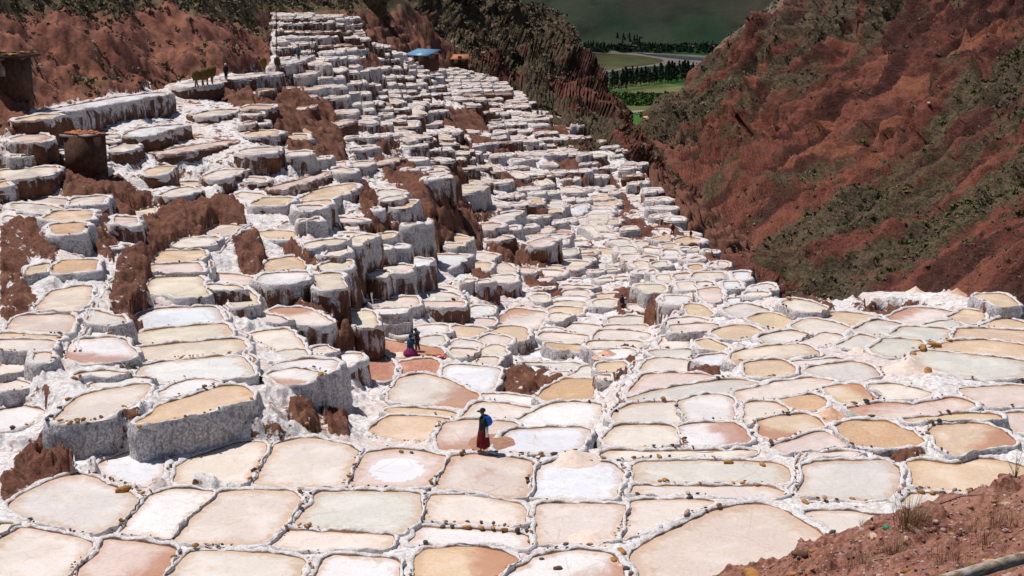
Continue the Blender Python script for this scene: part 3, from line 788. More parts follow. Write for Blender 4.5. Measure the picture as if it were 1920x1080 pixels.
# fill the untraced salt terraces with ponds fitted between the traced ones
EDGE = [(505,20),(640,28),(672,44),(690,75),(735,95),(765,108),(800,118),(860,128),(925,145),(965,165),(1000,192),(1030,212),(1095,233),(1130,262),(1175,285),(1215,312),(1235,345),(1265,385),(1300,430),(1345,475),(1385,505),(1410,530),(1450,548),(1500,552),(1560,545),(1640,540),(1750,538),(1830,545),(1880,556),(1920,580),(2000,600)]
SALT_POLY = [(-140,1250),(-140,245),(0,232),(80,200),(200,175),(330,150),(430,135),(505,115)] + EDGE + [(2080,620),(2080,1250)]
LEFTP = [(0,255),(110,215),(330,190),(500,170),(640,180),(700,250),(780,330),(900,440),(960,500),(960,600),(700,560),(620,700),(500,700),(470,560),(250,560),(240,700),(0,700)]
FILLP = [(505,20),(680,20),(1000,180),(1500,548),(1440,575),(1240,575),(1190,545),(1000,560),(960,500),(900,440),(880,380),(780,330),(700,250),(640,180),(520,100)]
YY2, XX2 = np.mgrid[0:H2, 0:W2]
free = in_poly(XX2*2., YY2*2., SALT_POLY) & (idm < 0) & (dirt_at(XX2*2., YY2*2.) < .5) & (in_poly(XX2*2., YY2*2., FILLP) | in_poly(XX2*2., YY2*2., LEFTP))
inL = in_poly(XX2*2., YY2*2., LEFTP) & ~in_poly(XX2*2., YY2*2., FILLP); free &= ~(inL & (YY2*2 < 250))
for cx in range(W2):                     # what hangs right below a pond is its wall, not room for another pond
    c_ = idm[:, cx]; ys_ = np.nonzero(c_ >= 0)[0]
    for k in np.nonzero(np.diff(ys_) > 1)[0]:
        a_, b_ = ys_[k], ys_[k+1]; lim = 36 if inL[(a_+b_)//2, cx] else (13 if a_ > 140 else 9)
        if b_-a_ <= lim: free[a_:b_, cx] = False
        else: free[a_:a_+int(lim*.55), cx] = False
dist = np.zeros((H2, W2)); cur = free.copy()
for k in range(14):                      # crude vertical/horizontal clearance in raster steps
    dist += cur; c2 = cur.copy(); c2[:, 2:] &= cur[:, :-2]; c2[:, :-2] &= cur[:, 2:]; c2[1:] &= cur[:-1]; c2[:-1] &= cur[1:]; cur = c2
taken = ~free; fills = []
cand = np.argwhere(dist >= 2); rng.shuffle(cand)
cand = cand[np.argsort(-dist[cand[:, 0], cand[:, 1]]+rng.uniform(0, 2.5, len(cand)))]
for cy, cx in cand:
    if taken[cy, cx]: continue
    D0 = math.exp(float(FS(cx*2., cy*2.))); hw = F*rng.uniform(2.6, 5.4)/D0/2/2*1.15; hh_ = max(1.3, F*float(T(cy*2.))*rng.uniform(2.2, 3.6)/D0/2/2)
    pts = []; tilt = rng.uniform(-.15, .15)
    for a in np.linspace(0, 6.283, 9)[:-1]+.39:
        ca, sa = math.cos(a), math.sin(a); m_ = 1/max(abs(ca), abs(sa)); best = 0
        for t in np.linspace(.15, 1, 9):
            x_ = int(round(cx+ca*m_*hw*t)); y_ = int(round(cy+(sa*m_*hh_ + tilt*ca*hw)*t))
            if not (0 <= x_ < W2 and 0 <= y_ < H2) or taken[y_, x_]: break
            best = t
        best *= .92; pts.append(((cx+ca*m_*hw*best)*2, (cy+(sa*m_*hh_+tilt*ca*hw)*best)*2))
    q = np.array(pts); ar = abs((q[:, 0]*np.roll(q[:, 1], -1)-np.roll(q[:, 0], -1)*q[:, 1]).sum()/2)
    lf = not in_poly(np.array([cx*2.]), np.array([cy*2.]), FILLP)[0]
    if ar < .30*hw*hh_*16: continue
    if lf and dist[cy, cx] < 4: continue
    x0, x1 = int(max(0, cx-hw-2)), int(min(W2-1, cx+hw+2)); y0, y1 = int(max(0, cy-hh_*1.6-2)), int(min(H2-1, cy+hh_*1.6+2))
    sub = in_poly(XX2[y0:y1+1, x0:x1+1].astype(float), YY2[y0:y1+1, x0:x1+1].astype(float), (q/2-[cx, cy])*1.12+[cx, cy]); taken[y0:y1+1, x0:x1+1] |= sub
    if rng.random() < (.35 if lf else .30): continue          # leave some slopes bare
    fills.append(q)
print('fill ponds', len(fills))
for q in fills:
    x, y = q[:, 0], q[:, 1]; x1, y1 = np.roll(x, -1), np.roll(y, -1); cr = x*y1-x1*y; A = cr.sum()/2
    p = dict(c=random.choice('wccggyppct'), px=q if A > 0 else q[::-1], flag='', wall=rng.choice([-.1, .1, .25]), strip=True, fill=True, area=abs(A), cen=(((x+x1)*cr).sum()/(6*A), ((y+y1)*cr).sum()/(6*A)))
    i = len(ponds); ponds.append(p); qq = q/2
    a0, a1, b0, b1 = int(max(0, qq[:, 0].min())), int(min(W2-1, qq[:, 0].max()+1)), int(max(0, qq[:, 1].min())), int(min(H2-1, qq[:, 1].max()+1))
    m = in_poly(XX2[b0:b1+1, a0:a1+1].astype(float), YY2[b0:b1+1, a0:a1+1].astype(float), qq); idm[b0:b1+1, a0:a1+1][m] = i
NP_ = len(ponds); cen = np.array([p['cen'] for p in ponds]); prior = FS(cen[:, 0], cen[:, 1]) + np.log(T(cen[:, 1]))
_ff = cen[:, 1] > 822
prior[_ff] = np.log(19.6+.55*cen[_ff, 0]/1920)
wpr = np.where(_ff, 5., .9)
pairs = {}
for cx in range(W2):
    colm = idm[:, cx]; ys = np.nonzero(colm >= 0)[0]
    if len(ys) < 2: continue
    ids = colm[ys]; ch = np.nonzero(ids[1:] != ids[:-1])[0]
    for k in ch:
        g = (ys[k+1]-ys[k])*2.0
        if g < 150: pairs.setdefault((ids[k], ids[k+1]), []).append((cx*2., ys[k]*2., ys[k+1]*2.))
hp = {}
for cy in range(0, H2, 2):
    rw = idm[cy]; xs_ = np.nonzero(rw >= 0)[0]
    if len(xs_) < 2: continue
    ids = rw[xs_]
    for k in np.nonzero(ids[1:] != ids[:-1])[0]:
        if (xs_[k+1]-xs_[k])*2 < 22: hp[(ids[k], ids[k+1])] = hp.get((ids[k], ids[k+1]), 0)+1
soft = [(a, b, 2.0*min(1, n/5)) for (a, b), n in hp.items() if n >= 2]
rows = []                                       # (upper, lower, log ratio for equal distance, weight, hard)
for (a, b), L in pairs.items():
    if len(L) < 2: continue
    L = np.array(L); ya, yb = np.median(L[:, 1]), np.median(L[:, 2]); xm = np.median(L[:, 0]); g = yb-ya
    D0 = math.exp(float(FS(xm, (ya+yb)/2))); rim = F*float(T(yb))*.5/D0
    rat = math.log(float(T(ya)/T(yb)))
    if g > 2.2*rim+4 and not (ya > 820 and xm > 510) and not ya > 880 and not (xm > 1190 and ya > 590):
        dd = dirt_at(np.full(3, xm), np.linspace(ya+2, yb-2, 3)).mean()
        w = 1.9*min(1, len(L)/8)*(1 if g < 70 or yb > 700 else .45)*(.15 if dd > .4 else 1)
        rows.append((a, b, rat + math.log(1+.45/D0), w, True))
    else:
        rows.append((a, b, rat + math.log(1+.12/D0), 2.0*min(1, len(L)/6), False))
        if not (ponds[a].get('fill') or ponds[b].get('fill')): soft.append((a, b, 1.6*min(1, len(L)/6)))
lam = prior.copy()
for it in range(6):
    A = np.zeros((NP_, NP_)); bb = np.zeros(NP_)
    wp = wpr; A[np.arange(NP_), np.arange(NP_)] += wp*wp; bb += wp*wp*prior
    for a, b, w in soft:
        fl = all((cen[q][1] > 820) or (cen[q][0] > 1190 and cen[q][1] > 575) for q in (a, b)); w2 = w*w*(30 if fl else 1); r = prior[a]-prior[b]; A[a, a] += w2; A[b, b] += w2; A[a, b] -= w2; A[b, a] -= w2; bb[a] += w2*r; bb[b] -= w2*r
    for a, b, r, w, hard in rows:
        if not hard and lam[a]-lam[b] >= r-1e-4 and it > 0: continue
        if not hard and it == 0: continue
        w2 = w*w; A[a, a] += w2; A[b, b] += w2; A[a, b] -= w2; A[b, a] -= w2; bb[a] += w2*r; bb[b] -= w2*r
    lam = np.linalg.solve(A, bb)
res = lam - prior; print('res pct', np.percentile(res, [1, 5, 25, 50, 75, 95, 99]))
res = np.tanh(res/.06)*.06; lam = prior+res; Hh = np.exp(lam)
print('pond solve: n', NP_, 'residual std', res.std(), 'max', np.abs(res).max())
def corrected(px, py, power=1.0):
    """log drop at a picture point: prior field plus what the ponds near it settled on"""
    base = FS(px, py) + np.log(T(py)); num = np.zeros(px.shape); den = np.full(px.shape, 1e-9)
    for i in range(NP_):
        d2 = (px-cen[i, 0])**2 + ((py-cen[i, 1])*1.6)**2 + 60
        w = 1/d2**1.5; num += w*res[i]; den += w
    return base + num/den*np.clip(den*3e5, 0, 1)
def chaikin(P, n=1, k=.22):
    for _ in range(n):
        Q = np.roll(P, -1, 0); P = np.stack([P*(1-k)+Q*k, P*k+Q*(1-k)], 1).reshape(-1, P.shape[1])
    return P
def resample(P, seg):
    Q = np.vstack([P, P[:1]]); d = np.r_[0, np.cumsum(np.linalg.norm(np.diff(Q, axis=0), axis=1))]
    n = max(10, int(d[-1]/seg)); t = np.linspace(0, d[-1], n, endpoint=False)
    return np.stack([np.interp(t, d, Q[:, k]) for k in range(P.shape[1])], -1)
def normals2(P):
    t = np.roll(P, -1, 0)-np.roll(P, 1, 0); t /= np.linalg.norm(t, axis=1)[:, None]+1e-9
    return np.stack([t[:, 1], -t[:, 0]], -1)            # outward for counter-clockwise
for i, p in enumerate(ponds):
    P3 = at_h(p['px'][:, 0], p['px'][:, 1], np.full(len(p['px']), Hh[i]))
    x, y = P3[:, 0], P3[:, 1]; A = (x*np.roll(y, -1)-np.roll(x, -1)*y).sum()/2
    P2 = P3[:, :2] if A > 0 else P3[::-1, :2]
    D0 = P2[:, 1].mean(); p['D'] = D0; p['z'] = -Hh[i]; p['raw'] = P2
    c = P2.mean(0)
    P2 = chaikin(chaikin(P2, 1, .07), 1, .22) if D0 < 90 else chaikin(P2, 1, .12); P2 = resample(P2, max(.16, D0/300))
    n2 = normals2(P2); s = max(.10, D0/900)
    j = fbm(np.c_[P2*1.1, np.full(len(P2), i*3.)], 3)*s
    p['out'] = P2 + n2*j[:, None]; p['c2'] = p['out'].mean(0); p['worldA'] = abs(A)
from mathutils.kdtree import KDTree
kp = []; ko = []
for i, p in enumerate(ponds):
    for a in resample(p['out'], max(.3, p['D']/200)): kp.append(a); ko.append(i)
kd = KDTree(len(kp))
for k, a in enumerate(kp): kd.insert((a[0], a[1], 0), k)
kd.balance()
for i, p in enumerate(ponds):
    g = np.full(len(p['out']), 1.2*max(1, p['D']/90)); lim = g[0]
    for k, a in enumerate(p['out']):
        for co, idx, d in kd.find_range((a[0], a[1], 0), lim):
            if ko[idx] != i and d < g[k]: g[k] = d
    for _ in range(2): g = np.minimum(g, (g+np.roll(g, 1)+np.roll(g, -1))/3+.05)
    if not p['strip']:
        push = np.clip((g-.5)/2, 0, .38 if p['cen'][1] > 560 else .22)
        for _ in range(3): push = (push*2+np.roll(push, 1)+np.roll(push, -1))/4
        p['out'] = p['out'] + normals2(p['out'])*push[:, None]; g = np.maximum(g-2*push, .2)
    p['gap'] = g
# ------------------------------------------------------------------ TIN of the ground between ponds
tv = []; tz = []
for p in ponds:
    n2 = normals2(p['raw']); ins = min(.15, .1*math.sqrt(p['worldA']))
    q = resample(p['raw'], max(1.0, p['D']/70)); nq = normals2(q)
    for a in q - nq*ins: tv.append(a); tz.append(p['z']-.0)
# edge of the salt towards the canyon, far to near
E = np.array(EDGE, float)
gx, gy = np.meshgrid(np.arange(-120, 2060, 22.), np.arange(-10, 1200, 13.)); gx = gx.ravel(); gy = gy.ravel()
gx += rng.uniform(-6, 6, gx.size); gy += rng.uniform(-3, 3, gy.size)
SALT_POLY = [(-140,1250),(-140,245),(0,232),(80,200),(200,175),(330,150),(430,135),(505,115)] + [tuple(e) for e in EDGE] + [(2080,620),(2080,1250)]
inside = in_poly(gx, gy, SALT_POLY)
# drop grid points inside or near ponds
near = np.zeros(gx.shape, bool)
for p in ponds:
    q = p['px']; b = (gx > q[:, 0].min()-8) & (gx < q[:, 0].max()+8) & (gy > q[:, 1].min()-6) & (gy < q[:, 1].max()+6)
    if b.any():
        idx = np.nonzero(b)[0]; near[idx] |= in_poly(gx[idx], gy[idx], q) | (seg_dist(gx[idx], gy[idx], [tuple(v) for v in q]+[tuple(q[0])]) < 7)
k = inside & ~near
gx, gy = gx[k], gy[k]
hh = np.exp(corrected(gx, gy)); hh = np.where(gy > 838, 19.62+.55*gx/1920, hh); G = at_h(gx, gy, hh)
for a, z in zip(G[:, :2], G[:, 2]): tv.append(a); tz.append(z)
# canyon side: edge points, then falling away beyond them
e = resample(np.vstack([E]), 1e9) if False else E
ex = np.interp(np.linspace(0, len(E)-1, 90), np.arange(len(E)), E[:, 0]); ey = np.interp(np.linspace(0, len(E)-1, 90), np.arange(len(E)), E[:, 1])
EP = at_h(ex, ey, np.exp(corrected(ex, ey)))
tg = np.gradient(EP[:, :2], axis=0); tg /= np.linalg.norm(tg, axis=1)[:, None]; on = np.stack([-tg[:, 1], tg[:, 0]], -1)
on = np.where((on[:, :1] + on[:, 1:]*.5) < 0, -on, on)
for a, o_ in zip(EP, on):
    tv.append(a[:2]); tz.append(a[2])
    for d_, dz in ((1.5, -1.2), (6, -5.), (18, -13.), (45, -26.)): tv.append(a[:2]+o_*d_); tz.append(a[2]+dz*(1 if a[1] > 0 else 1))
# left hill above the salt canal
LH = [(-140,215,104),(0,222,112),(60,212,119),(130,200,126),(200,182,134),(280,172,142),(345,160,150),(430,138,161),(500,118,178),(520,90,190),(505,40,225),(510,14,245),(640,24,262),(668,38,262),
      (-140,120,112),(0,150,121),(100,130,131),(200,110,141),(300,110,150),(400,100,164),(470,70,185),(-140,0,124),(0,60,131),(100,40,144),(200,30,156),(300,30,170),(400,20,186),(450,0,205),(480,10,228),
      (-140,-140,136),(0,-60,146),(150,-60,166),(300,-60,190),(450,-60,225),(560,-10,268),(640,-10,290),(560,-60,285),(660,-60,330)]
for x, y, D in LH: P = at_D(x, y, D); tv.append(P[:2]); tz.append(P[2])
FL = field(D=LH, reg=1e-3)
gx, gy = np.meshgrid(np.arange(-130, 660, 20.), np.arange(-120, 215, 12.)); gx = gx.ravel(); gy = gy.ravel()
k = ~in_poly(gx, gy, SALT_POLY) & (gx < 560+(gy < 20)*80) & (seg_dist(gx, gy, SALT_POLY[1:12]) > 8)
P = at_D(gx[k], gy[k], np.exp(FL(gx[k], gy[k])))
for a, z in zip(P[:, :2], P[:, 2]): tv.append(a); tz.append(z)
# near bank under the viewpoint
for x in np.linspace(-26, 26, 14):
    for y, z in ((36, -19.9), (30, -20.2), (24, -20.2), (18, -20.2)): tv.append(np.array([x, y])); tz.append(z)
tv = np.array(tv); tz = np.array(tz)
vo, _, fo, orig, _, _ = delaunay_2d_cdt([Vector((float(a), float(b))) for a, b in tv], [], [], 0, 1e-4)
vz = np.array([tz[o_[0]] for o_ in orig]); vo = np.array([(a.x, a.y) for a in vo]); fo = np.array([list(f) for f in fo if len(f) == 3])
print('tin', len(vo), len(fo))
NU, NV = 940, 760
U = np.linspace(-.47, .44, NU); VV = np.linspace(math.log(30.), math.log(420.), NV)
Z = np.full((NV, NU), np.nan)
tu = vo[:, 0]/vo[:, 1]; tvl = np.log(np.maximum(vo[:, 1], 1))
du, dv = U[1]-U[0], VV[1]-VV[0]
for f in fo:
    a, b, c = vo[f]; u_, v_ = tu[f], tvl[f]
    i0 = max(0, int((u_.min()-U[0])/du)-1); i1 = min(NU-1, int((u_.max()-U[0])/du)+2); j0 = max(0, int((v_.min()-VV[0])/dv)-1); j1 = min(NV-1, int((v_.max()-VV[0])/dv)+2)
    if i1 <= i0 or j1 <= j0: continue
    Y = np.exp(VV[j0:j1+1])[:, None]; X = U[None, i0:i1+1]*Y
    det = (b[1]-c[1])*(a[0]-c[0])+(c[0]-b[0])*(a[1]-c[1])
    if abs(det) < 1e-9: continue
    l1 = ((b[1]-c[1])*(X-c[0])+(c[0]-b[0])*(Y-c[1]))/det; l2 = ((c[1]-a[1])*(X-c[0])+(a[0]-c[0])*(Y-c[1]))/det; l3 = 1-l1-l2
    m = (l1 >= -1e-4) & (l2 >= -1e-4) & (l3 >= -1e-4)
    Z[j0:j1+1, i0:i1+1][m] = (l1*vz[f[0]]+l2*vz[f[1]]+l3*vz[f[2]])[m]
bad = np.isnan(Z); print('nan', bad.mean())
Ygrid = np.exp(VV)[:, None]*np.ones(NU)[None]; Xgrid = U[None]*Ygrid
for j in range(NV):
    r_ = Z[j]; m = ~np.isnan(r_)
    if m.any(): Z[j] = np.interp(np.arange(NU), np.nonzero(m)[0], r_[m])
    else: Z[j] = np.nan
okr = ~np.isnan(Z[:, 0])
for i in range(NU): Z[:, i] = np.interp(np.arange(NV), np.nonzero(okr)[0], Z[okr, i])
# cliffs stand at the pond walls: let the lower level reach up to them
def minf(a, n, ax):
    o_ = a.copy()
    for k in range(1, n+1):
        for d in (-k, k): o_ = np.minimum(o_, np.roll(a, d, ax))
    return o_
ZE = minf(minf(Z, 7, 1), 2, 0); ZE[:3] = Z[:3]; ZE[-3:] = Z[-3:]; ZE[:, :8] = Z[:, :8]; ZE[:, -8:] = Z[:, -8:]
_pe = to_px(np.stack([Xgrid, Ygrid, Z], -1)); _in = in_poly(_pe[..., 0], _pe[..., 1], SALT_POLY) & (dirt_at(_pe[..., 0], _pe[..., 1]) < .5)
ZE = np.maximum(ZE, Z-3.2)
for _ in range(2): ZE[1:-1, 1:-1] = (ZE[1:-1, 1:-1]*2+ZE[:-2, 1:-1]+ZE[2:, 1:-1]+ZE[1:-1, :-2]+ZE[1:-1, 2:])/6
Z = np.where(_in, ZE, Z)
ZT = Z.copy()
def ground_z(x, y, grid=None):
    g = ZT if grid is None else grid
    u = np.clip((x/y-U[0])/du, 0, NU-1.001); v = np.clip((np.log(np.maximum(y, 1))-VV[0])/dv, 0, NV-1.001)
    i = u.astype(int); j = v.astype(int); a = u-i; b = v-j
    return (g[j, i]*(1-a)+g[j, i+1]*a)*(1-b)+(g[j+1, i]*(1-a)+g[j+1, i+1]*a)*b
pg = to_px(np.stack([Xgrid, Ygrid, Z], -1)); PX, PY = pg[..., 0], pg[..., 1]
hill = (~in_poly(PX, PY, SALT_POLY)) & ((PX < 520) | (PY < 35)) & (PY < 240)
canyon = (~in_poly(PX, PY, SALT_POLY)) & ~hill & (PY < 640)
dirt = dirt_at(PX, PY)
def blur(a, n=2):
    for _ in range(n):
        a = (a+np.roll(a, 1, 0)+np.roll(a, -1, 0)+np.roll(a, 1, 1)+np.roll(a, -1, 1))/5
    return a
hillf = blur(hill.astype(float), 2); dirtf = blur(dirt.astype(float), 3); canf = blur(canyon.astype(float), 2)
gr_ = np.gradient(Z); slope = np.hypot(gr_[0]/(Ygrid*dv), gr_[1]/(Ygrid*du))
N3 = np.stack([Xgrid, Ygrid, Z], -1)
Dm = Ygrid/100
lump = fbm(N3*.55, 5)*.42 + fbm(N3*np.array([1.8, 1.8, .5]), 3)*.26
# ground that is neither pond nor hill: little natural terraces
stp = .9+1.1*smooth(100, 220, Ygrid); q = Z/stp + fbm(N3*.06, 2)*1.2; fr = q-np.floor(q)
terr = (np.floor(q)+smooth(.55, .95, fr)-q)*stp
amp = smooth(.12, .5, slope)*(1-hillf)*(1-dirtf*.8)*smooth(55, 90, Ygrid)
Z = Z + terr*amp*.9 + lump*(.25+.75*np.maximum(dirtf, smooth(.15, .6, slope)))*(1-hillf)*(1-canf)*smooth(38, 60, Ygrid)*.9
big = ridged(N3*np.array([.05, .05, .03]), 4)-.9
Z = Z + (hillf+canf)*(big*1.3 + fbm(N3*.16, 5)*1.5 + fbm(N3*.9, 3)*.25) 
Z = Z + dirtf*(fbm(N3*.8, 4)*.28 + (ridged(N3*.35, 4)-.9)*.2)
# keep ground below every pond floor
for p in ponds:
    o_ = p['out']; u0, u1 = (o_[:, 0]/o_[:, 1]).min(), (o_[:, 0]/o_[:, 1]).max(); v0, v1 = math.log(o_[:, 1].min()), math.log(o_[:, 1].max())
    i0, i1, j0, j1 = int((u0-U[0])/du)-1, int((u1-U[0])/du)+2, int((v0-VV[0])/dv)-1, int((v1-VV[0])/dv)+2
    i0, j0 = max(i0, 0), max(j0, 0); i1, j1 = min(i1, NU-1), min(j1, NV-1)
    if i1 <= i0 or j1 <= j0: continue
    n2 = normals2(o_); m = in_poly(Xgrid[j0:j1+1, i0:i1+1], Ygrid[j0:j1+1, i0:i1+1], o_+n2*.12)
    s = Z[j0:j1+1, i0:i1+1]; s[m] = np.minimum(s[m], p['z']-.22)
green = hillf*(smooth(60, 0, PY)*.55 + .18 + .35*smooth(.1, .6, fbm(N3*.05, 3)))
M_ground = make_ground()
salt_dirt = np.clip(.30*smooth(.35, 1.1, slope) + .62*dirtf + .75*canf + .16 + .20*smooth(75, 120, Ygrid), 0, 1.2)
me = mesh_np('ground', np.stack([Xgrid, Ygrid, Z], -1).reshape(-1, 3), grid_faces(NV, NU), True,
             dict(dirt=salt_dirt.ravel(), hill=hillf.ravel(), green=green.ravel()))
o = link('ground', me, M_ground); tag(o, 'salt-crusted red earth slope between and around the ponds', kind='structure')
ZG = Z
# ------------------------------------------------------------------ ponds
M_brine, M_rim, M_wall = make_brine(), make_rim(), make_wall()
def pond_parts(p, i):
    o_ = p['out']; n = len(o_); n2 = normals2(o_); z = p['z']; D0 = p['D']
    far = D0 > 150
    # brine: rings from the edge towards the middle
    rings = [1, .93, .85, .75, .65, .55, .4, .2] if p['flag'] in ('R', 'Q') else [1, .93, .8, .6, .35] if not p['strip'] else [1, .6]
    c2 = p['c2']; V = []; ed = []
    for r in rings: V.append(c2+(o_-c2)*r); ed.append(np.full(n, r))
    V.append(c2[None]); ed.append(np.zeros(1))
    V = np.vstack(V); ed = np.concatenate(ed); B = np.c_[V, np.full(len(V), z)]
    q = grid_faces(len(rings), n, True); k = (len(rings)-1)*n; last = np.stack([k+np.arange(n), k+(np.arange(n)+1) % n, np.full(n, len(V)-1)], -1)
    base = np.array(PAL[p['c']]); base = base*(1-.10*float(smooth(80, 150, D0))*(p['c'] in 'wb'))*(1+rng.uniform(-.07, .07)) + rng.uniform(-.015, .015, 3)
    st = np.zeros(len(V))
    if 'S' in p['flag']: a = rng.uniform(0, 6.28); st = .55+.8*((V-c2) @ np.array([math.cos(a), math.sin(a)]))/np.abs(V-c2).max()
    rel = (V-c2)/np.abs(V-c2).max(0); e2 = np.hypot(rel[:, 0], rel[:, 1])
    if 'R' in p['flag']: st = np.where(e2 > .60, .62*(1-np.abs(e2-.75)*1.5), -1.0)
    if 'Q' in p['flag']: st = np.where(e2 < .4, .66, np.where(e2 < .8, -.3, .62))
    brine = (B, [q, last], dict(tint=np.tile(base, (len(V), 1)), edge=ed, stain=st))
    # rim
    w = np.clip(p['gap']*.52, .07, (.22 if D0 < 58 else .22+.34*min(1, (D0-58)/90)))*rng.uniform(.92, 1.08); hgt = .10*rng.uniform(.8, 1.2)*(1+max(0, D0-80)/200)
    if 'A' in p['flag']: w = np.full(n, .50)
    for _ in range(3): w = (w*2+np.roll(w, 1)+np.roll(w, -1))/4
    P3 = np.c_[o_, np.full(n, z)]
    wn_ = np.clip(1+.9*fbm(P3*1.5, 4), .45, 1.5); hn = 1+.9*fbm(P3*1.9+5, 3)
    fs = 1+max(0, D0-60)/70
    # (absolute offset, fraction of width, height, lift)
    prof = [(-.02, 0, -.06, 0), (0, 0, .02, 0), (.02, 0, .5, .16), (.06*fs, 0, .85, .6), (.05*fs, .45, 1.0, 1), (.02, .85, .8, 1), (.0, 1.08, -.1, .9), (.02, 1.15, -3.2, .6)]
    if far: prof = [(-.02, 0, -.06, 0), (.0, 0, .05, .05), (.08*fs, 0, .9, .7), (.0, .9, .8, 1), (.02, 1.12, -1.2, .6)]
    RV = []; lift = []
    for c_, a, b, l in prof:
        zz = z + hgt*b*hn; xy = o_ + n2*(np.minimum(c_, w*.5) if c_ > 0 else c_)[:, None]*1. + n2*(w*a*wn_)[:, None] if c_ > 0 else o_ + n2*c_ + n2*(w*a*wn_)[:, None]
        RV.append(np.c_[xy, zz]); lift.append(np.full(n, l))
    RV = np.array(RV)
    jit = fbm(RV*2.6, 3)*.045; RV[2:-1, :, 2] += jit[2:-1]
    mudv = .14 + (.35 if 'd' in p['flag'] else 0) + p['wall']*.3 + .34*smooth(75, 135, D0) + .04
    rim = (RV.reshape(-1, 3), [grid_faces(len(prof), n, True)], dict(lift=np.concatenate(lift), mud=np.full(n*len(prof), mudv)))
    # retaining wall: from under the rim lip down into whatever lies below
    wo = o_ + n2*(w*1.0*wn_)[:, None]
    gz = ground_z(wo[:, 0]+n2[:, 0]*(.45+D0*.002), wo[:, 1]+n2[:, 1]*(.45+D0*.002))
    dep = np.clip(z-gz, 0, 7)+.35
    for _ in range(3): dep = np.maximum(dep, (dep+np.roll(dep, 1)+np.roll(dep, -1))/3)
    wall = None
    if dep.max() > .55:
        step = max(.2, D0/260); nr = int(np.clip(dep.max()/step, 3, 18))+1
        WV = []; dn = []
        for r in range(nr):
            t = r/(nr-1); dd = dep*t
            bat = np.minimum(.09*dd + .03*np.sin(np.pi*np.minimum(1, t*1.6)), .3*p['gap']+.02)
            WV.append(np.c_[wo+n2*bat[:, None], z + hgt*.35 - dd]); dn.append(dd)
        WV = np.array(WV); s = max(1, D0/110)
        dis = (fbm(WV*np.array([1.1, 1.1, .45])/s, 4)*.16 + np.abs(fbm(WV*2.6/s+3, 3))*.12)*min(s, 1.5)*np.clip(p['gap']*1.5, .2, 1)[None]
        fade = np.minimum(1, np.arange(nr)/2.)[:, None]
        WV[..., :2] += n2[None]*(dis*fade)[..., None]
        md = .10+p['wall'] + (.5 if 'd' in p['flag'] else 0) + .38*noise(np.array([[p['c2'][0]*.05, p['c2'][1]*.05, 4.]]))[0]
        md += .17*min(1, max(0, (D0-60)/40.)) + .04 + .10*min(1, max(0, (D0-130)/60.))
        pxm, pym = p['cen']
        if pxm < 500 and pym < 330: md += .14
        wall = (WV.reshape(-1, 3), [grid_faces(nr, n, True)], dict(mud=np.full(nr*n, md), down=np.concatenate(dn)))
    return brine, rim, wall
order = np.argsort([-p['area']*(1.0 if not p['strip'] else .6) for p in ponds])
solo = set(order[:298].tolist())
CN = {'c':'cream','t':'tan','o':'ochre','r':'rust red','R':'deep rust red','p':'pinkish','g':'pale grey','b':'bluish white','w':'white','y':'pale yellow'}
ZN = [((0,970,2000,1200),'along the bottom edge'),((0,905,1200,970),'in the second row from the bottom'),((1200,905,2000,970),'above the arched pink pond'),
 ((0,825,700,905),'below the tall grey salt wall'),((700,825,1180,905),'just in front of the lone woman'),((1180,825,2000,905),'in the wide row above the arched pond'),
 ((0,690,520,825),'on top of the tall grey salt wall'),((520,690,740,825),'beside the brown cliff'),((740,690,1180,825),'around the lone woman in the red skirt'),
 ((1180,770,1500,825),'right of the short salt wall'),((1500,740,2000,825),'left of the red bank at the right'),((1180,690,1500,770),'right of the salt channel'),((1500,690,2000,740),'in the middle of the right field'),
 ((0,560,240,690),'at the left edge below the brown bank'),((240,560,500,690),'in the stack beside the channel'),((500,560,680,690),'around the sloping brown bank'),
 ((680,555,840,690),'near the two salt workers'),((840,555,1010,690),'right of the two salt workers'),((1010,555,1220,690),'between the workers and the dirt channel'),
 ((1220,555,1450,690),'at the right field left end'),((1450,550,1640,690),'at the back of the right field'),((1640,550,2000,690),'in the far right corner of the field'),
 ((0,380,260,560),'among brown banks at the left edge'),((260,400,470,560),'enclosed by the curved brown wall'),((470,400,620,560),'right of the curved brown wall'),
 ((620,430,800,560),'on the grey walled terraces'),((800,430,1000,560),'on the terraces below the brown earth mound'),((1000,430,1160,560),'around the stack of narrow red ponds'),
 ((1160,430,1320,560),'on the slope down to the ravine'),((1320,430,1470,560),'at the ravine tip'),
 ((0,225,240,380),'around the tiled adobe hut'),((240,225,460,400),'below the long salt canal'),((460,225,700,400),'around the big dark brown wall'),((700,225,1300,430),'on the crowded middle terraces'),
 ((0,150,500,225),'along the salt canal path'),((500,150,700,225),'on brown terraces by the porters'),((0,0,2000,225),'on the far upper terraces')]
def zone(c):
    for (x0, y0, x1, y1), n in ZN:
        if x0 <= c[0] < x1 and y0 <= c[1] < y1: return n
    return 'on the crowded middle terraces'
groups = {}
for i in solo: groups.setdefault((zone(ponds[i]['cen']), ponds[i]['c']), []).append(i)
ORD = ['leftmost', 'second', 'third', 'fourth', 'fifth', 'sixth', 'seventh', 'eighth', 'ninth']
labels = {}
